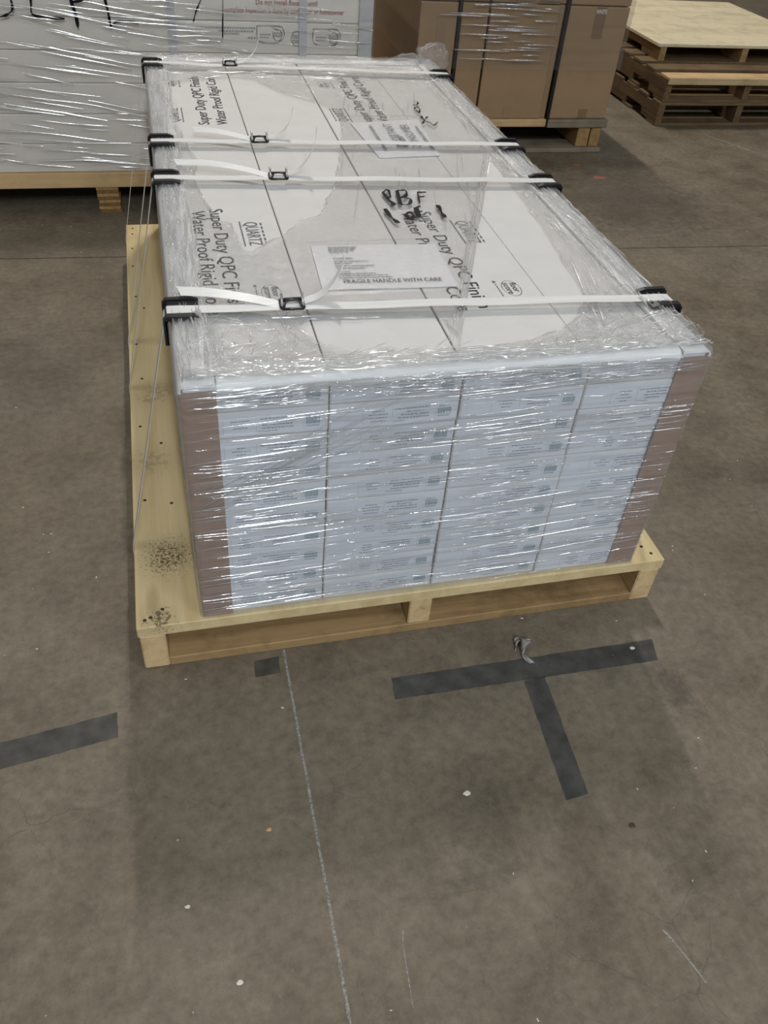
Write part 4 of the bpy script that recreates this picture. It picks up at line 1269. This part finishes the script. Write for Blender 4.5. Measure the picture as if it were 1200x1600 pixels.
# ------------------------------------------------------------------ stacked pallets at the right
def notched(y0, y1, z0, z1, notch):
    h = z1 - z0
    L = y1 - y0
    pts = [(y0, z0)]
    if notch:
        for c in (0.27, 0.73):
            m = y0 + L * c; hw = 0.115
            pts += [(m - hw, z0), (m - hw + 0.01, z0 + h * 0.38), (m - hw + 0.03, z0 + h * 0.42), (m + hw - 0.03, z0 + h * 0.42), (m + hw - 0.01, z0 + h * 0.38), (m + hw, z0)]
    pts += [(y1, z0), (y1, z1), (y0, z1)]
    return pts
RX0, RX1, RY0, RY1 = 3.052, 4.20, 3.506, 4.62
def used_pallet(z0, bt, sh, dt, label, dark, front_mat, dx=0.0):
    p = empty('wooden_pallet', ((RX0 + RX1) / 2 + dx, (RY0 + RY1) / 2, z0), label, 'pallet', 'stacked pallets on the right')
    for x in (RX0, RX0 + 0.53, RX1 - 0.045):
        prof = notched(RY0 + 0.004, RY1, z0 + bt, z0 + bt + sh, True)
        me = extrude_profile(prof, 'x', x + dx, x + dx + 0.042)
        link('stringer', me, 'old_y', p)
    if bt:
        for k in range(4):
            y = RY0 + k * (RY1 - RY0 - 0.12) / 3
            box('bottom_board', RX0 + dx, RX1 + dx, y, y + 0.12, z0, z0 + bt, 'old_x', p, 0.002)
    for k in range(7):
        y = RY0 + k * (RY1 - RY0 - 0.10) / 6
        box('deck_board', RX0 + dx + random.uniform(-0.002, 0.003), RX1 + dx + random.uniform(-0.004, 0.004), y, y + (0.10 if k == 0 else 0.115), z0 + bt + sh, z0 + bt + sh + dt, front_mat if k == 0 else dark, p, 0.003)
    return p
used_pallet(0.0, 0.016, 0.098, 0.018, 'old dark pallet at the bottom of the stack on the right', 'old_x', 'old_x')
p2 = used_pallet(0.132, 0.016, 0.104, 0.018, 'worn pallet in the middle of the right stack with a pale front board', 'old_x', 'tan_x', 0.008)
box('front_board', RX0 + 0.008, RX1, RY0 - 0.018, RY0 - 0.001, 0.232, 0.2695, 'pale_x', p2, 0.003)
tp = empty('plywood_pallet', (3.76, 4.48, 0.27), 'plywood topped pallet lying on the stack at the right', 'pallet')
TZ = 0.27
box('plywood_sheet', 3.145, 4.375, 3.845, 5.10, TZ + 0.076, TZ + 0.094, 'ply_x', tp, 0.002)
for x, mt in ((3.165, 'tan_y'), (3.735, 'tan_y'), (4.30, 'tan_y')):
    prof = notched(3.850, 5.09, TZ, TZ + 0.076, True)
    link('stringer', extrude_profile(prof, 'x', x, x + 0.042), mt, tp)

# ------------------------------------------------------------------ tape and marks on the floor
def floor_quad(name, quad, mat, label, cat, group=None, z=0.0004, jagged=0.0):
    pts = []
    n = len(quad)
    for i in range(n):
        a, b = Vector((*quad[i], 0)), Vector((*quad[(i + 1) % n], 0))
        m = max(1, int((b - a).length / 0.012))
        for k in range(m):
            p = a.lerp(b, k / m)
            p += Vector((noise.noise(Vector((p.x * 60, p.y * 60, 0))), noise.noise(Vector((p.x * 60, p.y * 60, 5))), 0)) * jagged
            pts.append((p.x, p.y))
    me = extrude_profile(pts, 'z', 0.0, z)
    return tag(link(name, me, mat), label, cat, group)
floor_quad('floor_tape', [(-0.60, -0.235), (-0.055, -0.160), (-0.057, -0.100), (-0.60, -0.175)], 'tape', 'dark grey tape strip on the floor left of the pallet', 'floor tape', 'floor tape strips', 0.0004, 0.002)
floor_quad('floor_tape', [(0.520, -0.176), (1.150, -0.184), (1.166, -0.124), (0.526, -0.120)], 'tape', 'dark grey tape crossbar of the T in front of the pallet', 'floor tape', 'floor tape strips', 0.0004, 0.002)
floor_quad('floor_tape', [(0.798, -0.470), (0.848, -0.464), (0.868, -0.179), (0.817, -0.182)], 'tape', 'dark grey tape stem of the T pointing at the viewer', 'floor tape', 'floor tape strips', 0.0004, 0.002)
floor_quad('floor_tape', [(0.235, -0.020), (0.29, -0.016), (0.288, -0.062), (0.233, -0.064)], 'tape_faded', 'faded dark tape square under the pallet front edge', 'floor tape', 'floor tape strips', 0.0002, 0.003)
# pale chalky line, grit built up in a shallow scratch
cl = []
for k in range(150):
    y = 0.0 - k * 0.0068
    x = 0.3045 - 0.006 * k / 150 + 0.0012 * noise.noise(Vector((0, y * 14, 0)))
    wd = 0.0026 + 0.0012 * noise.noise(Vector((3, y * 60, 0)))
    cl.append((x, y, wd))
vs = []; fs = []
for k, (x, y, wd) in enumerate(cl):
    vs += [(x - wd, y, 0.0002), (x - wd * 0.3, y, 0.0009), (x + wd * 0.3, y, 0.0009), (x + wd, y, 0.0002)]
    if k:
        o = 4 * k
        fs += [(o - 4, o - 3, o + 1, o), (o - 3, o - 2, o + 2, o + 1), (o - 2, o - 1, o + 3, o + 2)]
tag(link('chalk_line', py_mesh(vs, fs), 'chalk'), 'thin pale chalky line running from the pallet towards the viewer', 'floor line')
for (pts, wd, lab) in (([(0.872, -0.735), (0.885, -0.768), (0.900, -0.815), (0.903, -0.830)], 0.004, 'pale scratch on the floor near the lower right corner'),
                       ([(0.418, -0.640), (0.412, -0.667), (0.407, -0.727), (0.404, -0.76)], 0.002, 'thin pale scratch on the floor right of the chalk line'),
                       ([(3.30, 3.36), (3.50, 2.98), (3.62, 2.76)], 0.010, 'pale scratch on the floor by the stacked pallets')):
    tag(link('floor_scratch', stroke_mesh([pts], wd, lambda a, b: (a, b, 0.0004)), 'chalk'), lab, 'scratch', 'pale scratches on the floor')

def chip(name, x, y, r, mat, label, cat, flat=0.35, sd=0.0, group=None):
    bm = bmesh.new()
    bmesh.ops.create_icosphere(bm, subdivisions=2, radius=1.0)
    for v in bm.verts:
        d = v.co.copy()
        k = 1 + 0.55 * noise.noise(d * 1.6 + Vector((sd, sd * 2, 0)))
        v.co = Vector((x + d.x * r * k, y + d.y * r * k * 0.7, r * flat * (1 + d.z * k) * 0.6))
    zmin = min(v.co.z for v in bm.verts)
    for v in bm.verts: v.co.z -= zmin
    return tag(link(name, bm_mesh(bm), mat), label, cat, group)
chip('paper_scrap', 0.607, -0.417, 0.0075, 'scrap', 'small pale scrap on the floor left of the T tape stem', 'debris', 0.3, 1.0, 'pale scraps on the floor')
chip('paper_scrap', 0.135, -0.664, 0.0055, 'scrap', 'small white scrap on the floor near the bottom left', 'debris', 0.3, 2.0, 'pale scraps on the floor')
chip('wood_chip', 0.216, -0.414, 0.0055, 'orange_scrap', 'small orange wood chip on the floor left of the chalk line', 'debris', 0.3, 3.0)
chip('paper_scrap', 0.060, -0.525, 0.0045, 'scrap', 'tiny pale scrap on the floor at the left shadow edge', 'debris', 0.3, 4.0, 'pale scraps on the floor')
chip('paper_scrap', 1.105, -0.1405, 0.0065, 'scrap', 'white fleck lying on the right end of the T tape', 'debris', 0.2, 5.0, 'pale scraps on the floor')
chip('dark_chip', 0.905, -0.545, 0.007, 'nail', 'small dark chip on the floor below the tape stem', 'debris', 0.3, 6.0)
chip('red_spot', 2.33, 2.72, 0.035, 'red_spot', 'faded red spot on the floor behind the load, nearer one', 'paint spot', 0.02, 6.5)
chip('red_spot', 2.28, 2.90, 0.028, 'red_spot', 'faded red spot on the floor behind the load, farther one', 'paint spot', 0.02, 7.5)
# scattered crumbs nobody could count
rc_ = random.Random(5)
vs, fs = [], []
for k in range(260):
    x = rc_.uniform(-0.6, 3.6); y = rc_.uniform(-1.1, 3.3)
    if 0 < x < 1.22 and 0 < y < 1.99: continue
    if (1.36 < x < 2.54 and y > 3.04) or (x < 1.08 and y > 2.38) or (x > 3.0 and y > 3.4): continue
    r = rc_.uniform(0.0008, 0.0024)
    o = len(vs); a = rc_.random() * PI
    ca, sa = math.cos(a), math.sin(a)
    for dx, dy, dz in ((-1.4, -0.6, 0), (1.4, -0.6, 0), (1.2, 0.6, 0), (-1.2, 0.6, 0), (0, 0, 0.8)):
        vs.append((x + r * (dx * ca - dy * sa), y + r * (dx * sa + dy * ca), r * dz))
    fs += [(o, o + 1, o + 4), (o + 1, o + 2, o + 4), (o + 2, o + 3, o + 4), (o + 3, o, o + 4)]
tag(link('floor_crumbs', py_mesh(vs, fs), 'scrap'), 'tiny pale crumbs scattered over the concrete floor', 'debris', None, 'stuff')

# crumpled bit of grey film beside the T tape
def crumple(c, pts, sd):
    """a twisted scrap of film: a strip folded along a path"""
    P = smooth_path(pts, 6)
    vs, fs = [], []
    n = len(P)
    for i, p in enumerate(P):
        t = i / (n - 1)
        an = t * 5.0 + sd
        wd = 0.012 * math.sin(PI * (0.12 + 0.8 * t)) + 0.003
        for k in range(5):
            u = (k / 4 - 0.5) * 2
            q = p + Vector((math.cos(an) * wd * u, math.sin(an) * 0.5 * wd * u, abs(math.sin(an * 1.3 + u)) * wd * 0.9 * (1 + 0.3 * noise.noise(Vector((i, k, sd))))))
            vs.append(q)
        if i:
            for k in range(4):
                o = 5 * i + k
                fs.append((o - 5, o - 4, o + 1, o))
    zmin = min(v.z for v in vs)
    for v in vs: v.z += 0.0006 - zmin
    me = py_mesh(vs, fs, True)
    return me
cp = crumple(None, [(0.826, -0.100, 0), (0.838, -0.075, 0.004), (0.858, -0.082, 0.008), (0.846, -0.104, 0.010), (0.838, -0.122, 0.006), (0.852, -0.142, 0.002)], 1.0)
o = tag(link('film_scrap', cp, 'grey_plastic'), 'crumpled grey film scrap on the floor by the T tape', 'debris')
sm = o.modifiers.new('thickness', 'SOLIDIFY'); sm.thickness = 0.0005
